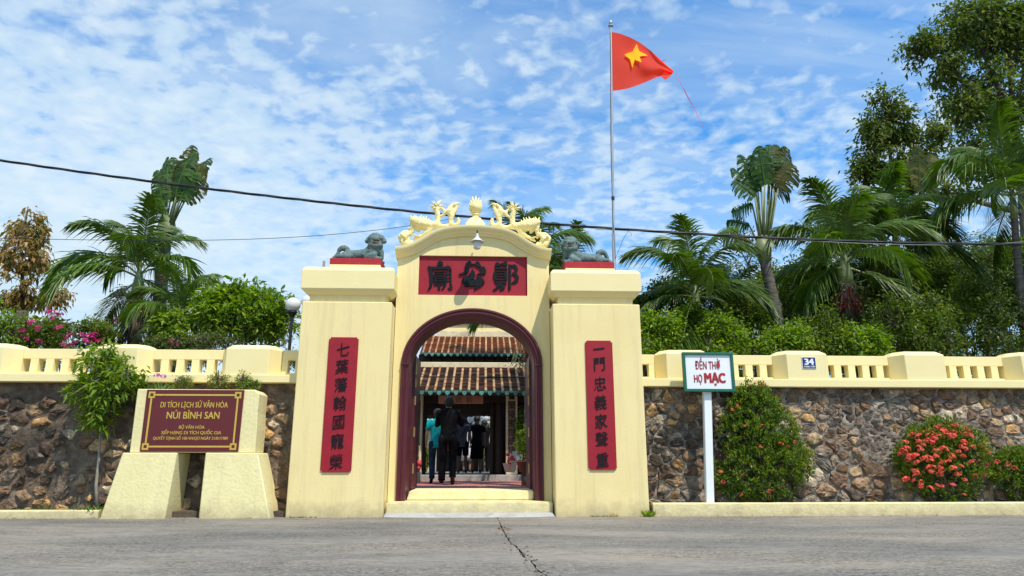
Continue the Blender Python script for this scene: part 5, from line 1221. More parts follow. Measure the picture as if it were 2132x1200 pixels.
def palm(base, top, r0, size, label, seed, nf=13, fruit=None, skirt=False, shaft=.75, group='palms in the garden', bias=0.):
    r = random.Random(seed); base, top = Vector(base), Vector(top); t = empty('palm_tree', tuple(base), label, 'palm', group)
    ax = (top-base); n = max(8, int(ax.length/.16)); pts = []; rad = []
    sh = shaft*size
    for i in range(n+1):
        f_ = i/n; pts.append(base+ax*f_+Vector((.06*sin(f_*3+seed), 0, 0))*ax.length*.3*f_*(1-f_)); rad.append(r0*(1.25-.35*f_)*(1.07 if i % 2 else .96))
    mb = MB(); mb.tube(pts, rad, 12); mb.build('trunk', BARK_P, t, smooth='all')
    u = ax.normalized(); mb = MB(); mb.tube([top-u*.03, top+u*sh*.25, top+u*sh*.7, top+u*sh], [r0*.95, r0*1.05, r0*.6, r0*.28], 12); mb.build('crownshaft', SHAFT, t, smooth='all')
    c = top+u*sh*.86
    for i in range(nf):
        lvl = min(5, int(6*(i+.3)/nf)) if nf > 8 else min(4, i//2)
        if lvl == 5 and r.random() < .4: lvl = 4
        az = i*2.399+seed+r.uniform(-.25, .25)
        me = FR[(lvl, r.randrange(2))]; s = size*r.uniform(.85, 1.08)
        o = link('frond', me, t, tuple(c-u*.04*lvl*size), rot=(radians(r.uniform(-8, 8)), radians(r.uniform(-6, 6)-bias*cos(az)), az), scale=(s, s, s))
    if fruit:
        for k, (dx, dz, m_, rr) in enumerate(fruit):
            E = MB(); rg = random.Random(seed+k)
            ctr = top+Vector((dx, -r0*1.2, dz)); 
            for j in range(16): e = ctr+Vector((rg.gauss(0, rr*.6), rg.gauss(0, rr*.3), rg.gauss(-rr*.1, rr*.5))); E.tube([top+Vector((dx*.2, -r0*.8, 0)), (top+e)/2+Vector((0, -.05, -.02)), e], .006, 3, cap=False)
            for j in range(110):
                e = ctr+Vector((rg.gauss(0, rr*.55), rg.gauss(0, rr*.35), rg.gauss(0, rr*.42))); q_ = rg.uniform(.010, .019)*(1+.6*(k > 0))
                E.add([e+Vector(o_)*q_ for o_ in ((1, 0, 0), (-1, 0, 0), (0, 1, 0), (0, -1, 0), (0, 0, 1), (0, 0, -1))], [(0, 2, 4), (2, 1, 4), (1, 3, 4), (3, 0, 4), (2, 0, 5), (1, 2, 5), (3, 1, 5), (0, 3, 5)])
            props(E.build('fruit_bunch', m_, t), kind='stuff')
    if skirt:
        rg = np.random.default_rng(seed); n_ = 260; a_ = rg.uniform(0, 2*pi, n_); hh = rg.uniform(-1.0, .0, n_)*1.3*size
        p = np.stack([np.cos(a_)*r0*1.0, np.sin(a_)*r0*1.0, hh], 1); d = np.stack([np.cos(a_)*.55, np.sin(a_)*.55, rg.uniform(-1.6, -.6, n_)], 1)
        me = leaf_mesh('dead_fronds', p, d, rg.uniform(.3, .62, n_)*size, .035, SKIRT, seed=seed); props(link('dead_fronds', me, t, tuple(top)), kind='stuff')
    return t
# ---- traveller's palm: long stalks in a fan carrying torn paddle leaves
PAD_G = leafmat('traveller_leaf_green', (.014, .050, .008), (.032, .090, .013), (.09, .17, .03), trans=.4, rough=.6)
PAD_B = leafmat('traveller_leaf_bronze', (.022, .048, .007), (.060, .075, .011), (.15, .13, .025), trans=.45, rough=.7)
STALK = mat('leaf_stalk_green', (.09, .13, .04), (.19, .22, .09), rough=.5, coords='World')
def paddle(base, direction, L, Wd, side, m, seed, parent, curl=.5):
    """blade torn into ribbons along its midrib"""
    r = random.Random(seed); d = Vector(direction).normalized(); s = Vector(side).normalized(); nn = d.cross(s); mb = MB(); vals = []
    n = 34; mid = []; p = Vector(base); dd = d.copy()
    for i in range(n+1): mid.append((p.copy(), dd.copy())); p = p+dd*L/n; dd = (dd+nn*curl*.03+Vector((0, 0, -.006))).normalized()
    mb.tube([q[0] for q in mid], [.02*(1-.8*i/n)+.003 for i in range(n+1)], 5); vals += [.8]*len(mb.f)
    for sd_ in (-1, 1):
        i = 0
        while i < n:
            w_ = r.choice((1, 1, 1, 2)); j = min(n, i+w_); t0, t1 = i/n, j/n; v = []; tear = r.uniform(-.18, .18)
            for t_, (q, dr_) in ((t0, mid[i]), (t1, mid[j])):
                wd = Wd/2*(sin(pi*min(1, .07+.9*t_))**.55)
                for k, (a, g) in enumerate(((0, 0), (.45, .04), (1., .20))):
                    v.append(q+s*sd_*wd*a+dr_*wd*a*(.25+tear*a)-Vector((0, 0, 1))*wd*g*r.uniform(.8, 4.5)+nn*wd*a*(.35*a*curl+r.uniform(-.06, .06)))
            mb.add(v, [(0, 3, 4, 1), (1, 4, 5, 2)]); vals += [r.random()]*2; i = j
    me = mb.mesh('paddle_leaf', m); attr_var(me, vals); return link('paddle_leaf', me, parent, (0, 0, 0)) if False else props(_place(me, parent, base), None)
def _place(me, parent, base):
    n = len(me.vertices); a = np.empty(n*3, 'f'); me.vertices.foreach_get('co', a); a = a.reshape(-1, 3); a -= np.array(base, 'f'); me.vertices.foreach_set('co', a.ravel()); me.update()
    return link('paddle_leaf', me, parent, base)
def traveller(base, top, r0, label, leaves, seed, y):
    """leaves: (tip px, tip py, bronze?) pixel bearings of the blade centres, all at depth about y"""
    r = random.Random(seed); base, top = Vector(base), Vector(top); t = empty('traveller_palm', tuple(base), label, 'palm', 'traveller palms in the garden')
    n = 22; ax = top-base; mb = MB(); mb.tube([base+ax*i/n+Vector((.07*sin(i/n*3.1), 0, 0)) for i in range(n+1)], [r0*(1.15-.3*i/n)*(1.08 if i % 2 else .95) for i in range(n+1)], 12); mb.build('trunk', BARK_P, t, smooth='all')
    mb = MB(); mb.tube([top-Vector((0, 0, .05)), top+Vector((0, 0, .25)), top+Vector((0, 0, .6))], [r0*.9, r0*1.5, r0*1.0], 10, flat=.7); mb.build('leaf_sheath', STALK, t, smooth='all')
    for i, (x0, y0, x1, y1, w, br) in enumerate(leaves):
        yy = y+r.uniform(-.35, .35); a = P(x0, y0, yy); b = P(x1, y1, yy+r.uniform(-.1, .1)); s0 = top+Vector(((a.x-top.x)*.12, 0, .15))
        mb = MB(); md = s0.lerp(a, .5)+Vector(((a.x-s0.x)*.04, 0, .05)); mb.tube([s0, md, a], [.034, .024, .018], 6); mb.build('leaf_stalk', STALK, t, smooth='all')
        d = b-a; L = d.length; sv = Vector((d.z, r.uniform(-.5, .5)*L, -d.x)); paddle(a, d, L, w*scale_at(y), sv, PAD_B if br else PAD_G, seed*31+i, t, curl=r.uniform(.05, .6))
    return t
GZ = 1.92
def gp(px, y, z=GZ): v = P(px, 700, y); return Vector((v.x, y, z))
# left garden
v_ = P(287, 612, 4.0); palm(gp(291, 4.0), v_, .125, .98, 'large palm with green and red fruit bunches left of the traveller palm', 3, 14, fruit=[(-.02, -.12, FRUIT_G, .30), (.27, -.42, FRUIT_R, .12), (-.28, -.05, FRUIT_G, .18)], skirt=True, shaft=.62)
v_ = P(369, 690, 3.3); palm(gp(367, 3.3), v_, .055, .74, 'smaller drooping palm in front of the traveller palm on the left', 11, 10, shaft=.5)
traveller(gp(316, 5.0), P(343, 500, 5.0), .16, 'tall traveller palm with wind-blown bronze leaves on the left skyline',
  [(350, 415, 346, 312, 34, 0), (344, 425, 334, 318, 34, 0), (356, 412, 362, 325, 36, 0), (340, 432, 322, 345, 34, 0), (366, 410, 386, 296, 44, 0), (371, 410, 400, 300, 48, 1), (376, 412, 414, 310, 46, 0), (380, 416, 424, 330, 42, 1), (338, 440, 316, 395, 32, 0), (341, 446, 320, 430, 30, 0), (362, 420, 378, 330, 44, 0), (384, 420, 420, 372, 40, 1), (374, 418, 404, 350, 46, 0)], 5, 5.0)
# behind the gate
palm(gp(1094, 3.0, FZ), P(1107, 600, 3.0), .080, .84, 'palm with grey ringed trunk rising behind the right half of the arch', 8, 13, fruit=[(-.28, -1.62, FRUIT_G, .16), (-.05, -1.50, FRUIT_R, .13)])
palm(gp(1190, 5.5), P(1190, 625, 5.5), .09, .86, 'palm whose fronds spread behind the right lion', 21, 12)
palm(gp(1140, 9.6, .4), P(1080, 560, 9.6), .10, .95, 'palm hidden behind the top of the gate, one frond hanging into the arch', 4, 10)
# right garden
palm(gp(1450, 3.2), P(1450, 652, 3.2), .11, .98, 'broad low palm standing behind the white street sign', 6, 16, shaft=.6)
palm(gp(1524, 4.2), P(1524, 672, 4.2), .055, .62, 'small slim palm between the broad palm and the traveller palm', 9, 9, shaft=.6)
traveller(gp(1626, 3.4), P(1592, 545, 3.4), .13, 'tall traveller palm with fanned stalks right of the street sign',
  [(1578, 400, 1545, 320, 44, 0), (1585, 390, 1562, 318, 46, 0), (1592, 385, 1580, 302, 50, 0), (1600, 380, 1600, 296, 54, 0), (1608, 380, 1622, 292, 58, 1), (1615, 385, 1640, 302, 62, 1), (1620, 392, 1646, 325, 60, 1), (1572, 410, 1532, 370, 40, 0), (1566, 425, 1524, 440, 34, 0), (1560, 470, 1516, 455, 34, 0), (1564, 505, 1506, 480, 40, 1), (1612, 395, 1640, 380, 50, 1), (1574, 402, 1530, 345, 44, 0), (1603, 375, 1630, 315, 54, 0)], 7, 3.4)
palm(gp(1766, 3.6), P(1762, 592, 3.6), .15, 1.22, 'largest palm on the right, crowned above a fruit bunch and dead skirt', 14, 16, fruit=[(.05, -.10, FRUIT_G, .30), (-.05, -.52, FRUIT_R, .20)], skirt=True, shaft=.62)
palm(gp(1838, 5.0), P(1842, 560, 5.0), .10, 1.12, 'palm just right of the largest palm with long drooping fronds', 17, 13)
palm(gp(1862, 4.6), P(1866, 520, 4.6), .08, .9, 'palm with slender trunk behind the palm right of the largest one', 27, 11)
traveller(gp(1916, 6.5), P(1908, 470, 6.5), .15, 'dark traveller palm with hanging brown leaves between the tall trees', [(1905, 400, 1890, 320, 60, 1), (1912, 400, 1915, 300, 70, 1), (1918, 400, 1940, 310, 64, 1), (1900, 410, 1868, 350, 50, 1), (1895, 420, 1862, 390, 40, 0), (1914, 405, 1926, 330, 70, 1)], 9, 6.5)
palm(gp(2118, 3.0), P(2112, 455, 3.0), .075, 1.12, 'palm at the far right edge, fronds hanging towards the wall', 33, 15)
# ---- trees and shrubs of the gardens
def lobe(px, py, y, rx, ry_px, ryd=None):
    c = P(px, py, y); s = scale_at(y); return (c.x, y, c.z, rx*s, (ryd or min(rx, ry_px)*s), ry_px*s)
def tr(name, label, cat, bpx, y, lb, nc, k, L, Wd, cr, m, seed, r0=.06, tz=None, **kw):
    base = gp(bpx, y); lobes = [lobe(*l) for l in lb]; top = Vector(lobes[0][:3]); top = top if tz is None else P(*tz, y)
    n = 6; trunk = [base.lerp(top, i/n)+Vector((.05*sin(i*2.1+seed), .04*cos(i*1.7), 0)) for i in range(n+1)]
    return tree(name, label, cat, base, trunk, r0, lobes, nc, k, L, Wd, cr, m, seed, **kw)
GB = 'shrubs along the top of the right garden wall'
tr('tree', 'tall conical tree with rust-brown leaves at the left edge', 'tree', 50, 6.0, [(55, 590, 6., 78, 48), (52, 530, 6., 62, 45), (56, 475, 6., 40, 42), (108, 625, 6., 40, 22), (15, 620, 6, 50, 35)], 270, 11, .16, .07, .085, GL_BROWN, 1, r0=.06, tz=(55, 440), droop=.55, gap=.5, nf=2.2, upbias=-.25, twigs=.6)
mb = MB(); c = gp(46, 2.4); mb.tube([c, c+Vector((.01, 0, .6)), P(47, 648, 2.4)], [.11, .105, .10], 10); thing1(mb, 'cut_post', BARK, 'sawn-off wooden post among the flowers at the far left', 'post', smooth=True)
tr('shrub', 'bright yellow-green shrub at the left edge above the wall', 'shrub', 10, 2.2, [(8, 690, 2.2, 46, 50), (-40, 670, 2.2, 50, 60)], 240, 12, .075, .035, .05, GL_BRIGHT, 2, r0=.03)
bg_ = tr('bougainvillea', 'bougainvillea with magenta flowers sprawling along the left wall', 'shrub', 150, 2.6, [(120, 705, 2.6, 80, 38), (60, 715, 2.6, 60, 30), (190, 690, 2.6, 40, 24), (225, 690, 2.6, 26, 12), (60, 755, 1.7, 70, 22), (150, 752, 1.7, 70, 22), (230, 750, 1.7, 40, 20)], 760, 12, .065, .034, .05, GL_MID, 3, r0=.03, gap=.42, nf=3., twigs=.5)
tr('shrub', 'loose shrub with yellowing leaves behind the bougainvillea', 'shrub', 165, 3.2, [(150, 675, 3.2, 30, 34), (185, 690, 3.2, 30, 24), (210, 700, 3.2, 24, 22), (100, 690, 3.2, 40, 24)], 120, 9, .15, .085, .07, GL_YEL, 4, r0=.03, gap=.4, droop=.4)
PINK = leafmat('magenta_flower', (.36, .015, .12), (.50, .03, .18), (.60, .10, .28), trans=.3)
CORAL = leafmat('coral_flower', (.66, .075, .05), (.82, .17, .12), (.86, .32, .24), trans=.25)
def flower_head(m, R, n, seed, pet=.4, nm='flower_cluster'):
    r = np.random.default_rng(seed); q = r.normal(0, 1, (n, 3)); q[:, 2] = np.abs(q[:, 2])*.7+.1; q[:, 1] -= .3; q = unit(q); c = q*R*[1, 1, .7]
    p = np.repeat(c, 4, 0); t1 = unit(np.cross(q, r.normal(0, 1, (n, 3)))); t2 = np.cross(q, t1); d = np.stack([t1, t2, -t1, -t2], 1).reshape(-1, 3)+np.repeat(q, 4, 0)*.25
    return leaf_mesh(nm, p, d, R*pet, R*pet*.6, m, droop=.0, seed=seed, up=np.repeat(q, 4, 0))
PKH = [flower_head(PINK, .07, 16, i, .5) for i in range(3)]
def heads(t, meshes, pos, seed, sc=(.8, 1.2), tilt=.5):
    r = random.Random(seed)
    for p in pos: s = r.uniform(*sc); link('flower_cluster', meshes[r.randrange(len(meshes))], t, tuple(p), rot=(r.uniform(0, tilt), r.uniform(-tilt, tilt), r.uniform(0, 6)), scale=(s, s, s))
heads(bg_, PKH, [P(x, y, 2.2) for x, y in ((124, 655), (112, 660), (80, 685), (122, 684), (142, 702), (170, 700), (190, 708), (196, 700), (208, 712), (134, 722), (244, 668), (82, 712), (48, 690), (50, 706), (66, 672), (20, 700), (178, 712), (152, 718), (105, 652), (186, 704))], 1)
tr('shrub', 'vine-like shrub with heart-shaped leaves below the small palm', 'shrub', 370, 2.4, [(360, 690, 2.4, 36, 40), (385, 705, 2.4, 36, 28), (400, 680, 2.4, 20, 18)], 170, 9, .11, .085, .07, GL_BRIGHT, 6, r0=.02, droop=.5)
heads(tr('shrub', 'low twiggy shrub with dark red seed heads left of the glossy shrub', 'shrub', 360, 2.0, [(360, 718, 2.0, 40, 20), (330, 715, 2.0, 30, 18), (340, 752, 1.7, 50, 20)], 190, 10, .06, .03, .05, GL_OLIVE, 7, r0=.02), [flower_head(mat('dark_red_seed', (.14, .02, .03), rough=.6), .06, 14, 3, .5)], [P(358, 712, 1.8), P(364, 720, 1.8)], 2)
tr('glossy_shrub', 'large glossy bright green shrub rising above the wall beside the left pillar', 'shrub', 515, 2.6, [(520, 655, 2.6, 95, 62), (470, 650, 2.6, 60, 50), (575, 675, 2.6, 50, 42), (510, 615, 2.6, 60, 26), (440, 640, 2.6, 34, 34)], 620, 11, .155, .058, .07, GL_BRIGHT, 8, r0=.05, droop=.25, gap=.30, nf=1.8, upbias=.35)
tr('shrub', 'fine-leaved dark shrub under the glossy shrub', 'shrub', 430, 2.0, [(440, 715, 2.0, 66, 24), (520, 720, 2.0, 60, 20), (585, 722, 2.0, 40, 20), (420, 752, 1.7, 60, 20), (590, 752, 1.7, 50, 20)], 420, 12, .05, .025, .05, GL_OLIVE, 9, r0=.02)
for px, py, rr, lab in ((610, 635, 15.5, 'white globe garden lamp above the glossy shrub'), (640, 628, 13, 'second white globe lamp mostly hidden behind the left pillar')):
    c = P(px, py, 1.9); t = empty('globe_lamp', (c.x, 1.9, GZ), lab, 'lamp', 'globe lamps behind the left pillar'); R_ = rr*scale_at(1.9)
    GLB = mat('opal_glass_globe', (.62, .62, .60), (.68, .68, .66), rough=.25)
    mb = MB(); mb.lathe([(R_*sin(pi*i/14)+.0005, -R_*cos(pi*i/14)) for i in range(15)], c, 24); mb.build('globe', GLB, t, smooth='all')
    mb = MB(); mb.lathe([(.03, -.10), (.05, -.06), (.09, 0), (.085, .03)], c-Vector((0, 0, R_+.01)), 14); mb.build('cup', DARK, t, smooth=True)
    mb = MB(); mb.tube([(c.x, 1.9, GZ-.05), (c.x, 1.9, c.z-R_-.09)], .03, 10); mb.build('post', DARK, t, smooth=True)
# right garden: shrubs in two rows, trees behind
spec = [(1370, 2.0, 45, 58, 690, GL_BRIGHT), (1430, 2.3, 50, 50, 708, GL_MID), (1500, 2.0, 52, 48, 700, GL_BRIGHT), (1560, 2.4, 48, 56, 692, GL_MID), (1640, 2.1, 52, 44, 706, GL_BRIGHT), (1715, 2.0, 56, 40, 708, GL_MID), (1790, 2.2, 52, 46, 704, GL_BRIGHT), (1865, 2.5, 60, 66, 685, GL_MID), (1945, 2.3, 60, 56, 694, GL_MID), (2020, 2.5, 62, 74, 680, GL_MID), (2100, 2.3, 66, 80, 676, GL_DARK), (2190, 2.4, 66, 80, 676, GL_MID)]
sh_lab = ['bright green shrub against the right pillar above the wall', 'mid green shrub behind the street sign board', 'bright shrub just right of the street sign', 'mid green shrub under the small slim palm', 'bright low shrub at the foot of the traveller palm', 'low mid green shrub below the largest palm, to its left', 'bright shrub below the largest palm fruit bunch', 'tall mid green shrub right of the largest palm', 'mid green shrub filling the gap under the dark traveller palm', 'tall bushy shrub left of the far right palm', 'dark shrub under the palm at the right edge', 'shrub at the extreme right edge behind the wall']
for i, ((px, y, rx, ry, cy_, m_), lb_) in enumerate(zip(spec, sh_lab)):
    f_ = (.80, 1.18, .92, 1.3, .78, 1.1, .85, 1.2, .95, 1.25, 1.05, 1.2)[i]; cy_ -= (f_-1)*ry*.7; ry *= f_; y += (.1, .5, 0, .6, .1, .4, .2, .5, .1, .6, .3, .5)[i]
    tr('shrub', lb_, 'shrub', px, y, [(px, cy_, y, rx, ry), (px-rx*.4, cy_+14, y-.2, rx*.7, ry*.7), (px+rx*.45, cy_+8, y, rx*.6, ry*.75), (px+rx*(-.5+(i*37%10)/10.), cy_-ry*(.55+.35*(i%3)), y+.1, rx*.42, ry*.42), (px+rx*(.6-(i*53%10)/10.), cy_-ry*.5, y, rx*.5, ry*.5)], 330, 12, .088, .042, .085, m_, 40+i, r0=.025, group=GB, gap=.44, nf=2.0, twigs=.5)
back = [(1395, 4.6, 60, 70, 655, GL_DARK, 'dark bushy tree behind the broad low palm, left part'), (1500, 5.2, 75, 80, 640, GL_MID, 'bushy tree between the broad palm and the traveller palm'), (1690, 5.0, 80, 95, 620, GL_MID, 'leafy tree between the traveller palm and the largest palm'), (1800, 5.6, 80, 95, 630, GL_MID, 'leafy tree behind the largest palm trunk'), (1945, 5.2, 85, 75, 625, GL_MID, 'rounded leafy tree below the dark traveller palm'), (2040, 6.2, 85, 80, 600, GL_OLIVE, 'fine olive green tree left of the far right palm'), (2140, 6.0, 80, 95, 600, GL_DARK, 'dark tree at the right edge behind the palm'), (1560, 7.0, 50, 80, 560, GL_OLIVE, 'thin twiggy tree rising just left of the traveller palm'), (1340, 4.0, 30, 45, 672, GL_DARK, 'dark shrub close behind the right pillar'),
 (1625, 6.6, 70, 70, 628, GL_MID, 'leafy tree behind the trunk of the traveller palm right of the street sign'), (1735, 7.2, 70, 80, 600, GL_OLIVE, 'olive tree rising behind the left half of the largest palm'), (1890, 7.4, 80, 75, 590, GL_MID, 'leafy tree behind the slender palm trunks'), (1995, 7.8, 80, 70, 572, GL_DARK, 'dark tree filling the gap below the tall corner tree'), (2085, 8.2, 80, 80, 560, GL_MID, 'leafy tree just left of the far right palm trunk, furthest back')]
for i, (px, y, rx, ry, cy_, m_, lb_) in enumerate(back):
    thin = i == 7
    tr('broadleaf_tree', lb_, 'tree', px, y, [(px, cy_-8, y, rx*1.1, ry*1.05), (px-rx*.55, cy_+ry*.3, y, rx*.65, ry*.65), (px+rx*.55, cy_+ry*.2, y, rx*.65, ry*.65), (px+rx*.15, cy_-ry*.65, y, rx*.5, ry*.5), (px-rx*.4, cy_-ry*.55, y, rx*.4, ry*.35)], 160 if thin else 540, 9 if thin else 14, .085 if thin else .11, .05, .08, m_, 60+i, r0=.06, group='trees behind the right shrubs', gap=.38, nf=1.8, twigs=.3)
# a far green mass closing the view under the crowns
rF = np.random.default_rng(5); lobesF = [(x, 17+rF.uniform(-2, 3), 3.6+rF.uniform(-.5, 1.2), 2.6, 2, 2.2) for x in np.arange(5, 26, 2.2)]
c, q = lobes_pts(lobesF, 2600, rF, .6, .3, .8); k = 9; p = np.repeat(c, k, 0)+rF.normal(0, .2, (2600*k, 3)); me = leaf_mesh('woodland', p, rF.normal(0, 1, (2600*k, 3)), .26, .13, GL_DARK, seed=9); props(link('woodland', me), 'dark mass of far trees closing the view on the right', 'woodland', kind='stuff')
# tall trees, upper right
T1 = [(2030, 60, 9., 110, 80), (1960, 130, 9, 70, 60), (2090, 190, 9., 90, 110), (2010, 230, 9, 80, 70), (2150, 80, 9, 90, 100), (1915, 95, 9., 55, 38), (2040, 330, 9., 75, 60), (1975, 405, 9., 50, 28), (2120, 330, 9, 60, 60), (2080, 20, 9, 110, 50)]
tr('broadleaf_tree', 'tall tree filling the upper right corner, its crown cut by the frame', 'tree', 2150, 9.0, T1, 1500, 13, .20, .085, .15, GL_OLIVE, 80, r0=.24, tz=(2110, 250), droop=.35, gap=.40, nf=1.1, twigs=.5, shell=.35, upbias=0.)
T2 = [(1845, 260, 8.5, 55, 60), (1820, 330, 8.5, 50, 60), (1880, 330, 8.5, 66, 48), (1840, 205, 8.5, 32, 34), (1930, 280, 8.5, 50, 42), (1800, 370, 8.5, 34, 34)]
tr('broadleaf_tree', 'slender tree with olive leaves left of the tall corner tree', 'tree', 1858, 8.5, T2, 560, 13, .18, .075, .12, GL_OLIVE, 81, r0=.11, tz=(1850, 250), droop=.35, gap=.42, nf=1.5, twigs=.6, shell=.4, upbias=0.)
# ---- plants in front of the wall
def front(name, label, cat, bpx, y, z, lb, nc, k, L, Wd, cr, m, seed, r0=.03, top=None, **kw):
    base = P(bpx, 1045 if z < 1 else 800, y); base.z = z; lobes = [lobe(*l) for l in lb]; t_ = Vector(lobes[0][:3]) if top is None else P(*top, y)
    trunk = [base.lerp(t_, i/5)+Vector((.02*sin(i*2.3+seed), 0, 0)) for i in range(6)]
    return tree(name, label, cat, base, trunk, r0, lobes, nc, k, L, Wd, cr, m, seed, **kw)
front('sapling', 'slender sapling with long fresh green leaves growing against the left wall', 'tree', 203, .28, .08, [(225, 800, .12, 60, 42), (205, 755, .12, 34, 34), (180, 825, .12, 42, 28), (262, 775, .12, 38, 30), (205, 860, .12, 34, 30), (215, 728, .15, 20, 16)], 185, 9, .165, .050, .04, GL_BRIGHT, 90, r0=.026, bark=mat('pale_sapling_bark', (.22, .19, .15), (.34, .31, .26), rough=.9, scale=20), top=(212, 800), droop=.35, gap=.2, nf=3, upbias=.3, twigs=1.)
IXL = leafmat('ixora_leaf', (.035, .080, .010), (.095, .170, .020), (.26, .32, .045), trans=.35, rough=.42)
IXB = leafmat('ixora_leaf_young_tips', (.07, .13, .016), (.19, .26, .032), (.42, .36, .07), trans=.35, rough=.42)  # young tip leaves, a lighter yellow-green and olive of their own
def ixora(label, bpx, y, lobes, nc, flowers, fs, seed, tips=()):
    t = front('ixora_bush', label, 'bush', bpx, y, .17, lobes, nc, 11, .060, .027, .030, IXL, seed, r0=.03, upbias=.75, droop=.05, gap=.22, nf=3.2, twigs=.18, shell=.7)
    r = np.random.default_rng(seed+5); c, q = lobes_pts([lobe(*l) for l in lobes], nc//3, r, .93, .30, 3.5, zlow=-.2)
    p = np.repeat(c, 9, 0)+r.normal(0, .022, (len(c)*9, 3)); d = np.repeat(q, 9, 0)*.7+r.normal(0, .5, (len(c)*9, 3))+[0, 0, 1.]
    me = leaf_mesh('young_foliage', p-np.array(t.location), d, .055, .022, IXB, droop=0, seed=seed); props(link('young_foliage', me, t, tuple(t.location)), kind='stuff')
    fm = [flower_head(CORAL, fs, 26, seed+i) for i in range(4)]
    heads(t, fm, flowers, seed, (.75, 1.25), .7)
    return t
fl = [P(x, y, -.02+.0015*abs(x-1590)) for x, y in ((1535, 845), (1524, 854), (1551, 888), (1586, 887), (1583, 932), (1626, 925), (1640, 930), (1654, 921), (1500, 983), (1546, 990), (1505, 1004), (1544, 1032), (1603, 1024))]+[P(x, y, .25) for x, y in ((1562, 805), (1572, 798), (1580, 806), (1588, 800), (1555, 810))]
ixora('tall conical ixora bush with a few coral flowers beside the street sign', 1590, .30, [(1590, 975, .3, 100, 72, .36), (1580, 900, .3, 84, 64, .33), (1570, 850, .3, 55, 48, .25), (1568, 822, .3, 30, 32, .16), (1640, 960, .3, 54, 50, .26), (1540, 1000, .3, 50, 44, .28)], 1150, fl, .034, 100)
rf = random.Random(9); fl = []
while len(fl) < 112:
    x, y = rf.uniform(1868, 2064), rf.uniform(880, 1035)
    if ((x-1965)/100)**2+((y-962)/82)**2 > .95: continue
    if rf.random() < (y-900)/190: continue
    e = ((x-1965)/105)**2+((y-965)/88)**2; fl.append(P(x, y, .32-.36*sqrt(max(0, 1-e))))
ixora('rounded ixora bush covered in coral-red flower heads right of centre wall', 1965, .30, [(1965, 975, .3, 98, 72, .34), (1955, 915, .3, 66, 46, .27), (2010, 940, .3, 52, 50, .26), (1915, 960, .3, 50, 52, .27)], 760, fl, .043, 120)
ixora('clipped green ixora bush at the right edge of the bed', 2115, .32, [(2120, 995, .32, 56, 50, .26), (2110, 960, .32, 38, 26, .2), (2160, 985, .32, 55, 55, .28)], 420, [P(2076, 962, .1), P(2100, 968, .05), P(2112, 975, .05)], .035, 140)
# little plants on top of the low sign
SGR = leafmat('grass_blade', (.05, .11, .015), (.10, .18, .03), (.22, .24, .07), trans=.3)
def tuft(name, label, c, n, h, spread, m, seed, wd=.008, kind=None, cat='plant'):
    r = np.random.default_rng(seed); p = np.array(c)+r.normal(0, 1, (n, 3))*[spread, spread*.5, 0]; d = r.normal(0, .38, (n, 3))+[0, 0, 1]
    me = leaf_mesh(name, p-np.array(c), d, r.uniform(.5, 1.1, n)*h, wd, m, fold=.1, droop=.25, seed=seed); return props(link(name, me, None, tuple(c)), label, cat, kind=kind)
t = tuft('flowering_plant', 'small plant with two pink flowers on top of the low sign, left end', (P(330, 808, .2).x, .2, 1.90), 90, .20, .13, SGR, 1, .014)
pk = [flower_head(leafmat('pink_flower', (.48, .12, .42), (.60, .22, .55), trans=.3), .045, 18, 3, .6)]
heads(t, pk, [P(327, 782, .15), P(340, 784, .15)], 3)
for i, (px, w, h, m_, lab) in enumerate(((382, 20, 24, GL_YEL, 'rusty yellow-green tuft second from the left on top of the low sign'), (455, 22, 30, GL_YEL, 'twiggy yellowish plant in the middle of the low sign top'), (505, 18, 30, GL_BRIGHT, 'bright fern-like sprig on the right end of the low sign top'), (528, 12, 12, GL_BRIGHT, 'small leafy seedling at the right end beside the sprig'))):
    front('small_plant', lab, 'plant', px, .2, 1.89, [(px, 808-h*.5, .2, w, h*.62)], 60, 8, .035, .018, .02, m_, 150+i, r0=.006, upbias=.5, gap=.1)
tuft('small_plant', 'thin grass between the small plants on the low sign', (P(415, 808, .3).x, .3, 1.88), 120, .10, .30, SGR, 12, .006)
tuft('weed', 'bright green weed sprouting between the right pillar and the kerb', (P(1350, 1070, -.06).x, -.05, .0), 46, .15, .035, GL_BRIGHT, 13, .045)
tuft('weed', 'dry grass tuft at the foot of the right pillar', (P(1280, 1078, -.05).x, -.05, .0), 50, .10, .05, leafmat('straw', (.30, .22, .08), (.42, .33, .12), trans=.2), 14, .005)
tuft('weed', 'leafy weeds at the end of the left kerb beside the sign stand', (P(190, 1062, .12).x, .14, .08), 130, .17, .14, SGR, 15, .018)
def strip(label, x0, x1, y0, y1, z, n, h, seed):
    r = np.random.default_rng(seed); p = np.stack([r.uniform(x0, x1, n), r.uniform(y0, y1, n), np.full(n, z)], 1); keep = np.array([noise.noise(Vector((a[0]*1.6, a[1]*3, seed))) > -.12 for a in p]); p = p[keep]; n = len(p)
    me = leaf_mesh('grass', p, r.normal(0, .5, (n, 3))+[0, 0, 1], r.uniform(.4, 1.1, n)*h, .008, SGR, fold=.1, droop=.3, seed=seed); props(link('grass', me), label, 'grass', kind='stuff')
strip('short grass growing along the left planting bed', -9.3, -5.3, .14, .45, .083, 5200, .075, 1)
strip('sparse grass along the foot of the right stone wall', 2.9, 11.2, .16, .45, .163, 4200, .05, 2)
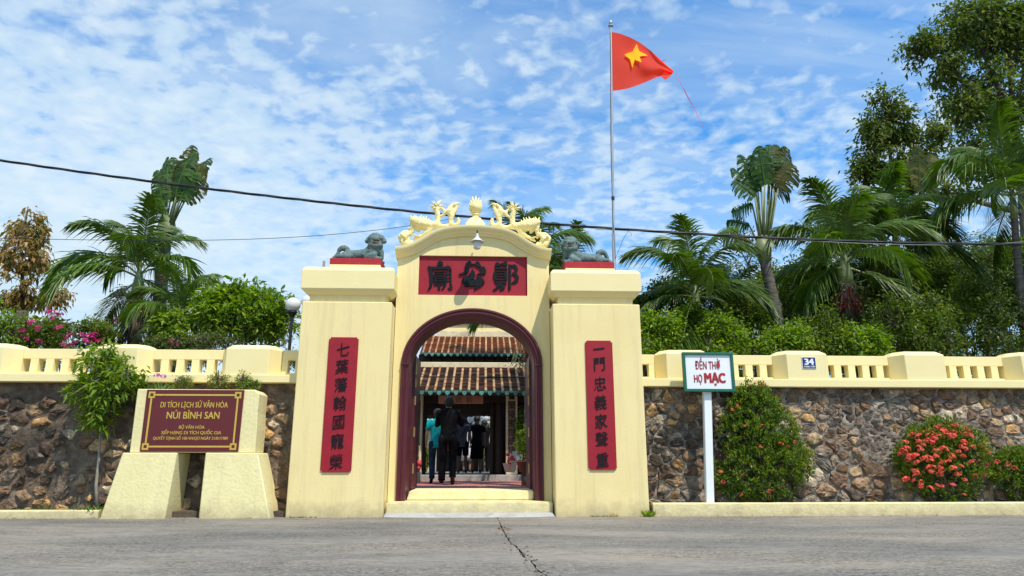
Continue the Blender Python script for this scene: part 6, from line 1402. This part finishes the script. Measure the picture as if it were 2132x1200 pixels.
# weeds and grit along the foot of the gate and kerbs
r = np.random.default_rng(8); n = 2000; xs_ = np.concatenate([r.uniform(-2.75, -1.3, n//4), r.uniform(1.3, 2.75, n//4), r.uniform(-9, -2.9, n//4), r.uniform(2.9, 11, n//4)])
xs_ = xs_[[noise.noise(Vector((x*2.2, 0, 4))) > .02 for x in xs_]]; n = len(xs_); p = np.stack([xs_, r.uniform(-.03, -.005, n)-np.where((xs_ < -2.9) & (xs_ > -5.4), .12, 0), np.full(n, .0)], 1)
me = leaf_mesh('weed_litter', p, r.normal(0, .9, (n, 3))+[0, -.3, .5], r.uniform(.012, .04, n), .006, SKIRT, seed=3); props(link('weed_litter', me), 'dry litter and tiny weeds along the foot of the walls', 'litter', kind='stuff')
me = leaf_mesh('fallen_leaves', np.array([[crack_x(-1.95)+.02+.05*math.cos(i*2.), -1.95+.05*math.sin(i*3.), .012] for i in range(9)]), r.normal(0, 1, (9, 3))*[1, 1, .2], .055, .03, DRY, seed=5); props(link('fallen_leaves', me), 'few dry brown leaves lying in the road crack', 'leaves', kind='stuff')
# shrub on the courtyard planter
base = P(1096, 958, 3.0); base.z = .80
tree('potted_shrub', 'bright narrow-leaved shrub in the clay pot right of the path', 'shrub', base, [base, base+Vector((0, 0, .3)), base+Vector((-.02, 0, .55))], .02, [lobe(1090, 920, 3.0, 20, 28), lobe(1083, 895, 3.0, 16, 22), lobe(1104, 900, 3.0, 18, 26), lobe(1092, 942, 3., 14, 14)], 170, 10, .09, .018, .03, GL_BRIGHT, 160, upbias=.5, gap=.2, twigs=.5)
tree('courtyard_shrub', 'leafy shrub behind the right temple column', 'shrub', Vector((2.3, 7.0, .36)), None, .03, [lobe(1105, 890, 7.0, 30, 50), lobe(1090, 905, 7., 20, 40)], 160, 10, .12, .05, .05, GL_BRIGHT, 161, gap=.2, twigs=.2)
for px, lab in ((884, 'small yellow-green pot plant in the inner court at left'), (1018, 'small yellow-green pot plant in the inner court at right')):
    b = P(px, 975, 11.4); b.z = .5; tree('court_plant', lab, 'plant', b, None, .02, [lobe(px, 950, 11.4, 9, 26)], 60, 9, .10, .05, .05, GL_YEL, 162+px, gap=.1, twigs=.2)
